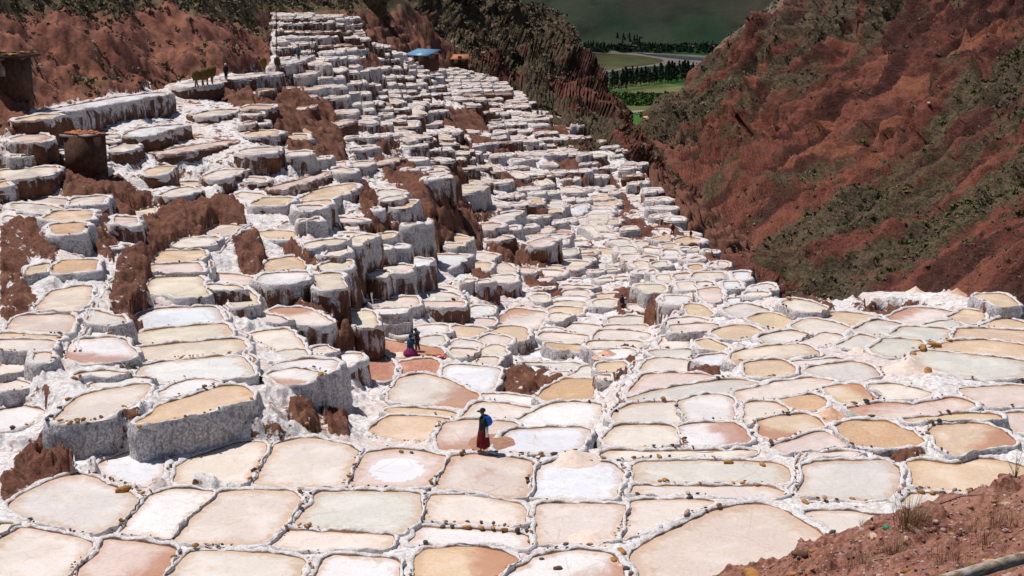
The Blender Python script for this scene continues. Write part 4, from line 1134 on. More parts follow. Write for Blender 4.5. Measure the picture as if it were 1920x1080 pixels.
for (zn, c), L in groups.items():
    L.sort(key=lambda i: ponds[i]['cen'][0])
    big_ = [i for i in L if ponds[i]['area'] > 420]; many = len(L) > 9
    if len(L) == 1: labels[L[0]] = (f'{CN[c]} salt pond {zn}', None)
    else:
        for k, i in enumerate(L):
            if many: labels[i] = (f'small {CN[c]} salt pond {zn}', f'small {CN[c]} salt ponds {zn}')
            elif k == 0: labels[i] = (f'leftmost {CN[c]} salt pond {zn}', f'{CN[c]} salt ponds {zn}')
            elif k == len(L)-1: labels[i] = (f'rightmost {CN[c]} salt pond {zn}', f'{CN[c]} salt ponds {zn}')
            else: labels[i] = (f'{ORD[k]} {CN[c]} salt pond from the left {zn}', f'{CN[c]} salt ponds {zn}')
# stones for the rims
def stone_mesh(seed, n=1):
    r = np.random.default_rng(seed); t = (1+5**.5)/2
    V = np.array([(-1,t,0),(1,t,0),(-1,-t,0),(1,-t,0),(0,-1,t),(0,1,t),(0,-1,-t),(0,1,-t),(t,0,-1),(t,0,1),(-t,0,-1),(-t,0,1)], float)
    Fc = [(0,11,5),(0,5,1),(0,1,7),(0,7,10),(0,10,11),(1,5,9),(5,11,4),(11,10,2),(10,7,6),(7,1,8),(3,9,4),(3,4,2),(3,2,6),(3,6,8),(3,8,9),(4,9,5),(2,4,11),(6,2,10),(8,6,7),(9,8,1)]
    V /= np.linalg.norm(V, axis=1)[:, None]
    if n:
        V = [tuple(v) for v in V]; cache = {}; F2 = []
        def mid(a, b):
            k_ = (min(a, b), max(a, b))
            if k_ not in cache:
                m = np.array(V[a])+np.array(V[b]); m /= np.linalg.norm(m); cache[k_] = len(V); V.append(tuple(m))
            return cache[k_]
        for a, b, c in Fc:
            x, y, z_ = mid(a, b), mid(b, c), mid(c, a); F2 += [(a, x, z_), (b, y, x), (c, z_, y), (x, y, z_)]
        V = np.array(V); Fc = F2
    V = V*(1+.28*fbm(V*1.2+seed*7., 2)[:, None])*np.array([1, .75, .6])*r.uniform(.85, 1.15, 3)
    return mesh_np('stone', V, np.array(Fc), False)
SM = [flat_mat('stone_ochre', (.36, .17, .05), .85, .4, 5), flat_mat('stone_brown', (.13, .065, .04), .85, .4, 5), flat_mat('stone_grey', (.10, .095, .085), .85, .35, 5), flat_mat('stone_crusted', (.42, .27, .20), .9, .5, 7)]
stones = []
for k in range(12):
    m = stone_mesh(k, 1 if k < 6 else 0); m.materials.append(SM[[0, 0, 1, 2, 3, 1][k % 6]]); stones.append(m)
def put_stone(parent, P, s, k=None, name='stone', org=(0, 0, 0)):
    o = bpy.data.objects.new(name, stones[rng.integers(0, 12)] if k is None else stones[k]); col.objects.link(o)
    o.location = (P[0]-org[0], P[1]-org[1], P[2]-org[2]); o.scale = (s*rng.uniform(.9, 1.6), s*rng.uniform(.8, 1.2), s*rng.uniform(.7, 1.1))
    o.rotation_euler = (rng.uniform(-.3, .3), rng.uniform(-.3, .3), rng.uniform(0, 6.28))
    if parent: o.parent = parent
    return o
merge = []; small_stones = []; ns = 0
for i, p in enumerate(ponds):
    br, rm, wl = pond_parts(p, i)
    if i in solo:
        org = np.array([p['c2'][0], p['c2'][1], p['z']])
        root = empty('salt_pond', org); lb, gp = labels[i]; tag(root, lb, 'salt pond', gp)
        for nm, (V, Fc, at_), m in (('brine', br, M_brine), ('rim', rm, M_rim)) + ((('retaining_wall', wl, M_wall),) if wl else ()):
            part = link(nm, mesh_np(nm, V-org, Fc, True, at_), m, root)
            if nm == 'rim': rimo = part
        if p['D'] < 100:
            # stones set in the rim, often in short runs
            o_ = p['out']; n = len(o_); n2 = normals2(o_); per = np.linalg.norm(np.roll(o_, -1, 0)-o_, axis=1).sum()
            cnt = int(per*(.75 if p['D'] < 62 else .42)); k0 = 0; fr_ = np.nonzero(n2[:, 1] < -.6)[0]
            for s_ in range(cnt):
                if rng.random() < .45: k0 = rng.integers(0, n)
                else: k0 = (k0 + max(1, int(n*.45/per))) % n
                if 'F' in p['flag'] and s_ < len(fr_) and len(fr_): k0 = fr_[int((s_+.5)/max(1, cnt)*len(fr_))]
                sz = rng.choice([.045, .065, .09, .13], p=[.42, .34, .18, .06])*(1.35 if 'F' in p['flag'] else 1)
                q = o_[k0]+n2[k0]*rng.uniform(.08, .26); put_stone(rimo, (q[0], q[1], p['z']+.13+sz*.3), sz, org=org); ns += 1
    else: merge.append((br, rm, wl))
print('stones', ns, 'merged ponds', len(merge))
V = []; Fs = {3: [], 4: []}; mi = {3: [], 4: []}; A_ = {k: [] for k in ('tint', 'edge', 'stain', 'lift', 'mud', 'down')}; off = 0
for tr in merge:
    for mk, part in enumerate(tr):
        if part is None: continue
        v, fc, at_ = part; V.append(v)
        for f in fc: Fs[f.shape[1]].append(f+off); mi[f.shape[1]].append(np.full(len(f), mk))
        for k in A_: A_[k].append(np.asarray(at_.get(k, np.zeros((len(v), 3)) if k == 'tint' else np.zeros(len(v)))))
        off += len(v)
F3, F4 = np.vstack(Fs[3]), np.vstack(Fs[4])
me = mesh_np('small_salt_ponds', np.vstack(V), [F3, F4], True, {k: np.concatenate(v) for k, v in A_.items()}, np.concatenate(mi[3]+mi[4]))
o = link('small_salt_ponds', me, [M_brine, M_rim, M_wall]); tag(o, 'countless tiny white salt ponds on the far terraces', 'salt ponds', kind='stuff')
# ------------------------------------------------------------------ canyon hillsides
def hillside(name, label, FD, x0, x1, y0, y1, nx, ny, mat, attrs, amp=1., warp=None, dirv=(1, 0), edge=None):
    gx, gy = np.meshgrid(np.linspace(x0, x1, nx), np.linspace(y0, y1, ny))
    if warp: gx, gy = warp(gx, gy)
    D = np.exp(FD(gx, gy)); P = at_D(gx, gy, D)
    t1 = np.gradient(P, axis=0); t2 = np.gradient(P, axis=1); N = np.cross(t1, t2); N /= np.linalg.norm(N, axis=-1)[..., None]+1e-9
    N = np.where((N[..., 1:2] > 0), -N, N)
    d = np.array(dirv, float); d /= np.linalg.norm(d); a = P[..., 0]*d[0]+P[..., 1]*d[1]; b = -P[..., 0]*d[1]+P[..., 1]*d[0]
    Q = np.stack([a*.012, b*.05, P[..., 2]*.02], -1); wob = fbm(P*.01, 2)[..., None]*.4
    g = ridged(Q+wob, 4)-.95; g2 = fbm(P*.035, 5); g3 = fbm(P*.22, 4)
    S = np.clip(D/300, .35, 1.6)*amp
    g4 = fbm(np.stack([a*.05, b*.35, P[..., 2]*.05], -1)+wob*2, 4); disp = g*5.5*S + g2*2.4*S + g3*.9*S + g4*1.7*S + (ridged(P*.12+9, 4)-.95)*.5*S + fbm(P*.7, 3)*.35*S
    fade = np.ones(gx.shape)
    if edge is not None: fade = .25+.75*smooth(0, 70, np.abs(gx-edge(gy)))
    P = P + N*(disp*fade)[..., None]
    at_ = attrs(gx, gy, P, g, g2); at_['red'] = fbm(np.stack([a*.012, b*.17, P[..., 2]*.012], -1)+wob*.2, 5)*1.3
    me = mesh_np(name, P.reshape(-1, 3), grid_faces(ny, nx)[:, ::-1], True, {k: v.ravel() for k, v in at_.items()})
    o = link(name, me, mat); tag(o, label, kind='structure'); return P, gx, gy, D
M_hill = make_hill('red_hillside', 1.); M_hill2 = make_hill('scrub_hillside', 1.2)
# right wall of the canyon
RH = [(1190,255,430),(1230,330,345),(1300,400,275),(1380,450,222),(1430,500,186),(1500,565,158),(1600,585,145),(1700,600,136),(1900,640,120),(2080,680,112),
      (1300,130,520),(1380,60,545),(1450,0,560),(1500,-60,580),(1400,300,345),(1400,150,455),(1600,300,262),(1600,100,400),(1600,0,455),(1700,450,185),(1800,150,270),(1920,0,330),(1920,300,200),(1920,480,150),(2080,300,185),(2080,0,300),
      (1500,450,200),(1500,200,370),(1750,-60,410),(2080,-80,350),(1700,700,118),(1950,760,100)]
FR = field(D=RH, reg=2e-3)
SIL = [(1120,262),(1190,250),(1215,212),(1260,172),(1300,132),(1345,90),(1380,62),(1415,30),(1450,0),(1500,-70)]
sx = np.array([a for a, b in SIL], float); sy = np.array([b for a, b in SIL], float)
def warp_r(gx, gy):
    # rows follow the silhouette at the left, so the ridge line is a real edge of the slope
    left = np.interp(-gy, -sy[::1] if sy[0] < sy[-1] else -sy, sx) if False else np.interp(gy, sy[::-1], sx[::-1])
    below = np.where(gy > 255, 1190-(gy-255)*.15, left)
    u = (gx-1100)/(2080-1100); return below + u*(2080-below), gy
ORL = [[(1880,40),(1780,110),(1700,170),(1620,210),(1560,250)],[(1700,215),(1640,275),(1560,310),(1480,350)],[(1440,140),(1430,180)],[(1330,110),(1370,90)],[(1480,330),(1450,360)],[(1720,60),(1690,100),(1640,130)]]
def at_right(gx, gy, P, g, g2):
    up = smooth(-40, 60, (gx-1300)*.55-(gy-100)*1.0 + 60)
    n1 = fbm(P*np.array([.02, .02, .02])+3, 3)
    q_ = (P[..., 0]*.65-P[..., 1]*.76); n2_ = fbm(np.stack([q_*.09, (P[..., 0]+P[..., 1])*.012, P[..., 2]*.012], -1), 4); gr = .52 - .9*smooth(0, .9, g)*.3 + n1*.3 + n2_*.7
    # scrubby top-left shoulder and two diagonal scrub bands, red slides between them
    v = (gy + .62*(gx-1280)-300)
    gr = gr + .25*smooth(60, -120, v) - .45*smooth(-60, 40, v)*smooth(260, 120, v) + .25*smooth(200, 330, v)*smooth(560, 400, v) - .55*smooth(470, 640, v) + .0*up
    oc = np.zeros(gx.shape)
    for q in ORL: oc = np.maximum(oc, smooth(16, 4, seg_dist(gx, gy, q)))
    pale = smooth(40, 0, np.abs(gx-np.interp(gy, sy[::-1], sx[::-1])))*smooth(160, 60, gy)*.9 + .25*smooth(100, 20, gy)*smooth(1700, 1500, gx)
    return dict(green=gr*(1-oc), red=np.zeros(gx.shape), pale=np.clip(pale, 0, 1), orange=oc)
PR, RX, RY, RD = hillside('canyon_hillside', 'steep red canyon hillside with scrub and orange rockslides', FR, 1100, 2080, -70, 720, 620, 500, M_hill, at_right, 1., warp_r, (1, .86), lambda y: np.interp(y, sy[::-1], sx[::-1]))
# far side behind the salt terraces
MH = [(560,10,300),(600,-60,420),(640,0,300),(680,30,330),(700,80,300),(760,90,395),(820,115,395),(870,125,385),(930,140,380),(980,165,370),(1040,205,345),(1100,225,320),(1150,255,300),(1210,300,285),(1240,340,262),(1290,400,222),(1350,460,186),(1400,505,160),(1440,545,140),
      (700,0,430),(800,40,440),(800,-60,520),(900,0,560),(960,-40,640),(980,10,640),(1060,60,620),(1100,120,590),(1110,150,560),(960,150,440),(1000,130,460),(900,90,470),(1060,160,480),(1120,190,470),(1190,240,440),(1200,262,425),(1230,325,352),(1300,395,283),(1380,455,228),(1430,505,192),(1480,560,165),
      (600,300,330),(800,300,330),(1000,400,260),(1200,500,190),(1300,560,160),(600,100,330)]
FM = field(D=MH, reg=2e-3)
S2 = [(960,-70),(975,0),(1010,10),(1042,22),(1060,40),(1082,62),(1092,90),(1104,130),(1112,150),(1140,180),(1170,215),(1195,245),(1240,300),(1330,390),(1440,500),(1560,600)]
s2y = np.array([b for a, b in S2], float); s2x = np.array([a for a, b in S2], float)
def warp_m(gx, gy):
    rgt = np.interp(gy, s2y, s2x) + 8*smooth(250, 300, gy)*3; u = (gx-540)/(1300-540); return 540 + u*(rgt-540), gy
def at_mid(gx, gy, P, g, g2):
    n1 = fbm(P*.015+9, 3)
    rightp = smooth(980, 1080, gx)
    gr = .86 + n1*.35 - .35*smooth(.2, .8, g) - .50*smooth(1120, 1200, gx)*smooth(200, 260, gy) - .28*rightp*smooth(40, 140, gy)
    gr = gr - .5*smooth(26, 8, seg_dist(gx, gy, [(995,90),(1020,125),(1040,140)])) - .3*smooth(26, 8, seg_dist(gx, gy, [(965,0),(1000,30)]))
    return dict(green=gr, red=np.zeros(gx.shape), pale=np.zeros(gx.shape)+.08, orange=.5*smooth(14, 4, seg_dist(gx, gy, [(985,88),(1005,110),(1030,130)])))
_amp = 1.2
PM, MX, MY, MD = hillside('ravine_hillside', 'dark scrub hillside with rock bluffs behind the salt terraces', FM, 540, 1300, -70, 600, 460, 400, M_hill2, at_mid, 1.15, warp_m, (1, -.5), lambda y: np.interp(y, s2y, s2x))
# ------------------------------------------------------------------ scrub: clumps of leaf-sized faces scattered over the slopes
def clump_cloud(name, label, centers, sizes, mat, per=14, flat=.7, tintr=(.6, 1.5), seed=1, kind='stuff'):
    r = np.random.default_rng(seed); n = len(centers)
    c = np.repeat(centers, per, 0); s = np.repeat(sizes, per)[:, None]
    off_ = r.normal(size=(n*per, 3)); off_ /= np.linalg.norm(off_, axis=1)[:, None]; off_ *= (r.random((n*per, 1))**.4)*.8; off_[:, 2] = np.abs(off_[:, 2])*flat
    ctr = c+off_*s
    a = r.normal(size=(n*per, 3)); a /= np.linalg.norm(a, axis=1)[:, None]; b = np.cross(a, r.normal(size=(n*per, 3))); b /= np.linalg.norm(b, axis=1)[:, None]
    q = s*r.uniform(.22, .48, (n*per, 1))
    V = np.stack([ctr-a*q-b*q*.5, ctr+a*q-b*q*.4, ctr+a*q*.3+b*q*.8], 1).reshape(-1, 3)
    tint = np.repeat(np.repeat(r.uniform(*tintr, n), per)*r.uniform(.7, 1.3, n*per), 3)
    me = mesh_np(name, V, np.arange(len(V)).reshape(-1, 3), False, dict(shade=tint, hue=np.repeat(np.repeat(r.random(n), per), 3)))
    o = link(name, me, mat)
    if label: tag(o, label, kind=kind)
    return o
def leaf_mat(name, c1, c2):
    n = NT(name, .8, .2); s = n.attr('shade'); h = n.attr('hue')
    c = n.mix(h, c1, c2); v = n.t.nodes.new('ShaderNodeHueSaturation'); n.L(c, v.inputs['Color']); n.L(s, v.inputs['Value'])
    return n.done(v.outputs[0])
M_scrub = leaf_mat('scrub_leaves', (.085, .075, .040), (.18, .135, .09)); M_scrub2 = leaf_mat('green_scrub_leaves', (.05, .075, .015), (.09, .10, .03)); M_dry = leaf_mat('dry_scrub_leaves', (.13, .10, .055), (.20, .16, .10))
def scatter(P, gx, gy, dens, n, seed):
    r = np.random.default_rng(seed); w = dens.ravel()/dens.sum(); k = r.choice(w.size, n, p=w); ny, nx = gx.shape
    j, i = np.unravel_index(k, gx.shape); j2 = np.clip(j+1, 0, ny-1); i2 = np.clip(i+1, 0, nx-1)
    a, b = r.random((n, 1)), r.random((n, 1)); return P[j, i]*(1-a)*(1-b)+P[j, i2]*a*(1-b)+P[j2, i]*(1-a)*b+P[j2, i2]*a*b, gx[j, i], gy[j, i]
ra = at_right(RX, RY, PR, np.zeros(RX.shape)+.3, 0)
vis = (RX > 1150) & (RX < 1960) & (RY > -30) & (RY < 600)
dens = ((.05+np.clip(ra['green']-.25, 0, 1)**1.5)*(.35+np.clip(fbm(PR*.05, 3)+.3, 0, 1)))*vis
c, cx, cy = scatter(PR, RX, RY, dens, 6000, 3); clump_cloud('canyon_scrub', 'low olive scrub covering the red canyon hillside', c, (.0017*c[:, 1])*np.random.default_rng(2).uniform(.6, 1.9, len(c)), M_scrub, 9, .6, seed=4)
c, cx, cy = scatter(PR, RX, RY, dens*smooth(250, 380, RY+.62*(RX-1280)-300+150), 450, 5); clump_cloud('canyon_bushes', 'greener bushes on the lower red canyon hillside', c, (.0030*c[:, 1])*np.random.default_rng(7).uniform(.6, 1.8, len(c)), M_scrub2, 12, .7, seed=6)
vis = (MX > 620) & (MY > -30) & (MY < 420) & ((MY < 60+ (MX-640)*.55) )
dens = (.3+np.clip(fbm(PM*.04, 3)+.2, 0, 1))*vis
c, cx, cy = scatter(PM, MX, MY, dens, 9000, 8); clump_cloud('ravine_scrub', 'dark scrub covering the hillside behind the terraces', c, (.0024*c[:, 1])*np.random.default_rng(3).uniform(.6, 1.8, len(c)), M_scrub, 9, .7, seed=9)
# scrub on the left hill
P3 = np.stack([Xgrid, Ygrid, ZG], -1); dens = hillf*(green+.1*(fbm(P3*.1, 3) > .1))*(PX > -60)*(PX < 660)*(PY > -60)
c, cx, cy = scatter(P3, PX, PY, np.maximum(dens, 0)**1.6, 3000, 11); clump_cloud('hill_scrub', 'olive scrub and dry grass on the upper left hill', c, (.0030*c[:, 1])*np.random.default_rng(3).uniform(.5, 1.8, len(c)), M_scrub, 10, .7, seed=12)
# ------------------------------------------------------------------ valley
HV = 300.
def vp(px, py): return at_h(px, py, HV)
mv = NT('valley_fields', .95, .1); f1 = mv.noise(.006, 5, .6); f2 = mv.noise(.03, 5, .65); vv = mv.voro(.0075, mv.scale(mv.pos, (1, .6, 1)), out='Color')
sepn = mv.t.nodes.new('ShaderNodeSeparateColor'); mv.L(vv, sepn.inputs[0])
c = mv.mix(mv.ramp(sepn.outputs[0], .2, .8), (.035, .085, .02), (.10, .11, .04)); c = mv.mix(mv.ramp(sepn.outputs[1], .6, .75, 0, .8), c, (.04, .13, .025))
c = mv.mix(mv.ramp(f2, .5, .7, 0, .6), c, (.045, .06, .022)); M_valley = mv.done(c, mv.bump(f2, .5, 2.))
def hmnoise(P): return fbm(P*.0009, 5)*160 + ridged(P*.0016, 4)*70
ys = np.r_[np.linspace(700, 4300, 40), np.linspace(4330, 9000, 150)]; xs = np.linspace(-.36, .42, 220)
YY, UU = np.meshgrid(ys, xs, indexing='ij'); XX = UU*YY
rise = smooth(4380, 8200, YY); Pz = np.stack([XX, YY, np.zeros_like(XX)], -1)
ZZ = -HV + (YY-4380).clip(0)*.50 + rise*hmnoise(Pz)*1.0 + smooth(4350, 5200, YY)*(ridged(Pz*np.array([.0022, .0006, 1]), 4)-.9)*120
mf = NT('far_mountain', .95, .1); a1 = mf.noise(.0022, 6, .65); a2 = mf.noise(.012, 5, .65); a3 = mf.noise(.0011, 4, .5, off=(50, 20, 0))
c = mf.mix(mf.ramp(a1, .38, .62), (.045, .085, .045), (.095, .105, .065)); c = mf.mix(mf.ramp(a2, .5, .68, 0, .6), c, (.055, .052, .032)); c = mf.mix(mf.ramp(a3, .5, .64, 0, .6), c, (.125, .095, .07))
hgt_ = mf.t.nodes.new('ShaderNodeSeparateXYZ'); mf.L(mf.pos, hgt_.inputs[0])
M_far = mf.done(c, mf.bump(a2, .8, 12.))
kf = 41
me = mesh_np('valley_floor', np.stack([XX, YY, ZZ], -1)[:kf].reshape(-1, 3), grid_faces(kf, len(xs))); o = link('valley_floor', me, M_valley); tag(o, 'flat green valley floor far below the canyon', kind='structure')
me = mesh_np('far_mountain', np.stack([XX, YY, ZZ], -1)[kf-1:].reshape(-1, 3), grid_faces(len(ys)-kf+1, len(xs))); o = link('far_mountain', me, M_far); tag(o, 'shaded dark green mountain slope across the valley', kind='structure')
def patch(name, label, poly, mat, lift=.6, lobes=True):
    P = at_h(np.array([a for a, b in poly], float), np.array([b for a, b in poly], float), np.full(len(poly), HV-lift))
    P = chaikin(chaikin(P)); n = len(P)
    V = np.vstack([P, P-np.array([0, 0, lift*.9]), P.mean(0)[None]])
    me = mesh_np(name, V, [np.stack([np.arange(n), (np.arange(n)+1) % n, np.full(n, 2*n)], -1), np.stack([np.arange(n), (np.arange(n)+1) % n, (np.arange(n)+1) % n+n, np.arange(n)+n], -1)], False)
    o = link(name, me, mat); tag(o, label, kind='structure'); return o
M_bank = flat_mat('river_gravel', (.36, .29, .25), .95, .25, .02); M_past = flat_mat('river_pasture', (.13, .125, .05), .95, .25, .012); M_water = flat_mat('river_water', (.10, .115, .10), .35, .1, .02, .5)
patch('river_bank', 'pale gravel river bank beyond the pasture', [(1075,94),(1150,95),(1250,101),(1360,105),(1420,110),(1420,118),(1330,116),(1330,130),(1250,122),(1180,128),(1090,145),(1085,140)], M_bank, 1.2)
patch('pasture', 'olive pasture inside the bend of the river', [(1080,99),(1130,99),(1200,104),(1250,112),(1230,120),(1170,126),(1100,136),(1080,137)], M_past, 1.8)
patch('river', 'grey green river curving through the valley', [(1190,98),(1240,101),(1300,106),(1400,111),(1410,117),(1320,114),(1255,109),(1200,101)], M_water, 1.8)
patch('river_channel', 'near river channel behind the tree row', [(1095,142),(1150,135),(1230,128),(1330,120),(1340,128),(1240,138),(1160,146),(1100,150)], M_water, 1.8)
patch('meadow', 'small olive meadow among valley bushes', [(1130,176),(1170,170),(1280,158),(1290,170),(1240,182),(1150,184)], M_past, 1.8)
patch('valley_road', 'pale dirt road at the canyon mouth', [(1170,207),(1240,206),(1240,211),(1175,213)], M_bank, 1.8)
M_field = flat_mat('bright_field', (.05, .15, .025), .95, .3, .03)
patch('green_field', 'bright green field beside the hamlet', [(1225,68),(1260,70),(1270,76),(1235,80)], M_field, 1.8)
patch('crop_field', 'bright green crop field right of the hamlet', [(1283,76),(1330,72),(1345,80),(1290,86)], M_field, 1.8)
patch('hedged_field', 'dull green field among the left groves', [(1082,60),(1130,56),(1140,70),(1090,76)], flat_mat('dull_field', (.06, .11, .03), .95, .3, .03), 1.8)
# trees of the valley
M_tree = leaf_mat('eucalyptus_leaves', (.020, .038, .022), (.035, .055, .022)); M_bushv = leaf_mat('valley_bush_leaves', (.04, .09, .015), (.06, .10, .02)); M_trunk = flat_mat('trunk_bark', (.12, .09, .07))
def tree_mesh(seed, h=1., w=.16, n=170):
    r = np.random.default_rng(seed); t = r.random(n)**.8; prof = np.sin(np.pi*np.clip(t*.93+.07, 0, 1))**.7*(1-.45*t)
    a = r.uniform(0, 6.28, n); rad = w*prof*r.uniform(.3, 1.1, n)*(1+.3*np.sin(3*a+seed)); ctr = np.stack([np.cos(a)*rad, np.sin(a)*rad, .14+t*.86], -1)
    u_ = r.normal(size=(n, 3)); u_ /= np.linalg.norm(u_, axis=1)[:, None]; v_ = np.cross(u_, r.normal(size=(n, 3))); v_ /= np.linalg.norm(v_, axis=1)[:, None]; q = r.uniform(.035, .07, (n, 1))
    V = np.stack([ctr-u_*q-v_*q*.6, ctr+u_*q-v_*q*.4, ctr+v_*q], 1).reshape(-1, 3)
    sh = np.repeat(r.uniform(.6, 1.4, n), 3)
    crown = mesh_np('crown', V, np.arange(len(V)).reshape(-1, 3), False, dict(shade=sh, hue=np.repeat(r.random(n), 3)))
    k = 6; an = np.arange(k)/k*6.283; TV = np.vstack([np.c_[np.cos(an)*.016, np.sin(an)*.016, np.zeros(k)], np.c_[np.cos(an)*.005, np.sin(an)*.005, np.full(k, .8)]])
    trunk = mesh_np('trunk', TV, np.stack([np.arange(k), (np.arange(k)+1) % k, (np.arange(k)+1) % k+k, np.arange(k)+k], -1))
    return crown, trunk
protos = [tree_mesh(s) for s in range(5)]
for cr, tr in protos: cr.materials.append(M_tree); tr.materials.append(M_trunk)
TR = []
def row(p, q, n, h, jx=3, jy=2):
    for k in range(n):
        t = (k+.5)/n; TR.append((p[0]+(q[0]-p[0])*t+random.uniform(-jx, jx), p[1]+(q[1]-p[1])*t+random.uniform(-jy, jy), h*random.uniform(.7, 1.25)))
NEARROW = 0
row((1112,168),(1165,163),16,27); row((1165,163),(1300,150),46,30); row((1170,156),(1300,142),26,27); row((1125,172),(1180,166),10,12)
n_near = len(TR)
row((1050,58),(1082,56),12,26); row((1150,70),(1215,66),26,32); row((1205,85),(1145,84),26,20); row((1255,68),(1298,72),18,34); row((1060,88),(1150,92),28,12); row((1310,64),(1318,70),3,14); row((1340,72),(1372,68),12,13); row((1225,58),(1250,58),7,12); row((1215,92),(1225,96),5,14); row((1110,50),(1116,50),2,8)
for k, (x, y, hp) in enumerate(TR):
    P = vp(x, y); D = P[1]; h = hp*D/F*.95; root = empty('eucalyptus_tree', P, random.uniform(0, 6.28)); root.scale = (h*random.uniform(.8, 1.3), h*random.uniform(.8, 1.3), h)
    cr, tr = protos[k % 5]
    for nm, m in (('crown', cr), ('trunk', tr)):
        o = bpy.data.objects.new(nm, m); col.objects.link(o); o.parent = root
    if k < n_near: tag(root, 'dark narrow eucalyptus in the tree row on the near river bank', 'tree', 'eucalyptus row on the near river bank')
    else: tag(root, 'dark eucalyptus in the distant groves beyond the river', 'tree', 'eucalyptus groves beyond the river')
bx = rng.uniform(1140, 1285, 420); by = rng.uniform(178, 198, 420); k = (by > 176) & (bx < 1290-(by-176)*1.8) & (bx > 1120+(by-176)*.9)
c = vp(bx[k], by[k]); clump_cloud('valley_bushes', 'bright green bushes at the canyon mouth', c, np.full(len(c), 9.)*rng.uniform(.5, 1.4, len(c)), M_bushv, 26, .7, seed=31)
bx = rng.uniform(1050, 1400, 700); by = rng.uniform(72, 100, 700); k = (by > 82) | (bx < 1100); c = vp(bx[k], by[k]); clump_cloud('valley_groves', 'dark low groves along the far river bank', c, np.full(len(c), 14.)*rng.uniform(.5, 1.4, len(c)), M_tree, 20, .8, seed=33)
bx = rng.uniform(1195, 1235, 60); by = rng.uniform(212, 218, 60); c = vp(bx, by); clump_cloud('mouth_bushes', 'round dark bushes beside the dirt road', c, np.full(len(c), 6.)*rng.uniform(.5, 1.3, len(c)), M_bushv, 20, .8, seed=35)
# ------------------------------------------------------------------ helpers that look up the built surface
bpy.context.view_layer.update(); dg = bpy.context.evaluated_depsgraph_get()
def hit(px, py):
    r = ray(px, py); r = Vector(r/np.linalg.norm(r)); ok, loc, nr, idx, ob, _ = sc.ray_cast(dg, Vector((0, 0, 0)), r, distance=9000)
    return np.array(loc) if ok else at_h(px, py, 20.)
def drop(x, y, z):
    ok, loc, nr, idx, ob, _ = sc.ray_cast(dg, Vector((x, y, z)), Vector((0, 0, -1)), distance=60)
    return loc[2] if ok else z
def tube(pts, rad, k=8, cap=True):
    pts = np.asarray(pts, float); n = len(pts); rad = np.broadcast_to(np.asarray(rad, float), (n,))
    V = []
    for i in range(n):
        t = pts[min(i+1, n-1)]-pts[max(i-1, 0)]; t /= np.linalg.norm(t)+1e-9
        a = np.cross(t, [0, 0, 1.]) if abs(t[2]) < .9 else np.cross(t, [0, 1., 0]); a /= np.linalg.norm(a); b = np.cross(t, a)
        an = np.arange(k)/k*2*np.pi; V.append(pts[i]+rad[i]*(np.cos(an)[:, None]*a+np.sin(an)[:, None]*b))
    V = np.vstack(V); Fq = grid_faces(n, k, True)
    if cap:
        V = np.vstack([V, pts[0], pts[-1]]); j = np.arange(k); F3 = np.vstack([np.stack([(j+1) % k, j, np.full(k, n*k)], -1), np.stack([(n-1)*k+j, (n-1)*k+(j+1) % k, np.full(k, n*k+1)], -1)])
        return V, [Fq, F3]
    return V, [Fq]
def loft(rings, k=14, wob=0., seed=0):
    """rings: (x, y, z, rx, ry) horizontal ellipses, capped"""
    an = np.arange(k)/k*2*np.pi; V = []
    for q, (x, y, z, rx, ry) in enumerate(rings):
        w = 1+wob*np.sin(an*5+seed+q*.4); V.append(np.stack([x+np.cos(an)*rx*w, y+np.sin(an)*ry*w, np.full(k, z)], -1))
    n = len(rings); V = np.vstack(V+[np.array([rings[0][:3]]), np.array([rings[-1][:3]])]); j = np.arange(k)
    F3 = np.vstack([np.stack([(j+1) % k, j, np.full(k, n*k)], -1), np.stack([(n-1)*k+j, (n-1)*k+(j+1) % k, np.full(k, n*k+1)], -1)])
    return V, [grid_faces(n, k, True), F3]
def box(x0, x1, y0, y1, z0, z1):
    V = np.array([(x, y, z) for z in (z0, z1) for x, y in ((x0, y0), (x1, y0), (x1, y1), (x0, y1))], float)
    return V, [np.array([(3, 2, 1, 0), (4, 5, 6, 7), (0, 1, 5, 4), (1, 2, 6, 5), (2, 3, 7, 6), (3, 0, 4, 7)])]
def add(name, vf, mat, parent=None, sm=True, loc=(0, 0, 0)):
    return link(name, mesh_np(name, vf[0], vf[1], sm), mat, parent, loc)
_mc = {}
def cm(name, c, rough=.85):
    if name not in _mc: _mc[name] = flat_mat(name, c, rough, .15, 8.)
    return _mc[name]
# ------------------------------------------------------------------ cloud that shades the valley
cs = []; cr_ = np.random.default_rng(5)
an = np.linspace(0, np.pi, 13); az = np.linspace(0, 2*np.pi, 25)[:-1]
for k in range(46):
    cx, cy = cr_.uniform(-1, 1, 2)
    if cx*cx+cy*cy > 1: continue
    r_ = cr_.uniform(500, 950); c0 = np.array([-1150+cx*2900, 6150+cy*2850, 3500+cr_.uniform(-40, 260)])
    S_ = np.stack([np.sin(an)[:, None]*np.cos(az)[None], np.sin(an)[:, None]*np.sin(az)[None], np.cos(an)[:, None]*np.ones(24)[None]*.55], -1)
    P = c0+S_*r_; P = P+S_*(fbm(P*.002, 4)*180)[..., None]; cs.append(P.reshape(-1, 3))
cloudm = flat_mat('cloud_white', (.85, .86, .88), 1., .03, .002, 0); tn = cloudm.node_tree; trn = tn.nodes.new('ShaderNodeBsdfTransparent'); mxs = tn.nodes.new('ShaderNodeMixShader'); mxs.inputs[0].default_value = .15
tn.links.new(tn.nodes['Principled BSDF'].outputs[0], mxs.inputs[2]); tn.links.new(trn.outputs[0], mxs.inputs[1]); tn.links.new(mxs.outputs[0], tn.nodes['Material Output'].inputs[0])
V = np.vstack(cs); Fc = np.vstack([grid_faces(13, 24, True)+i*312 for i in range(len(cs))])
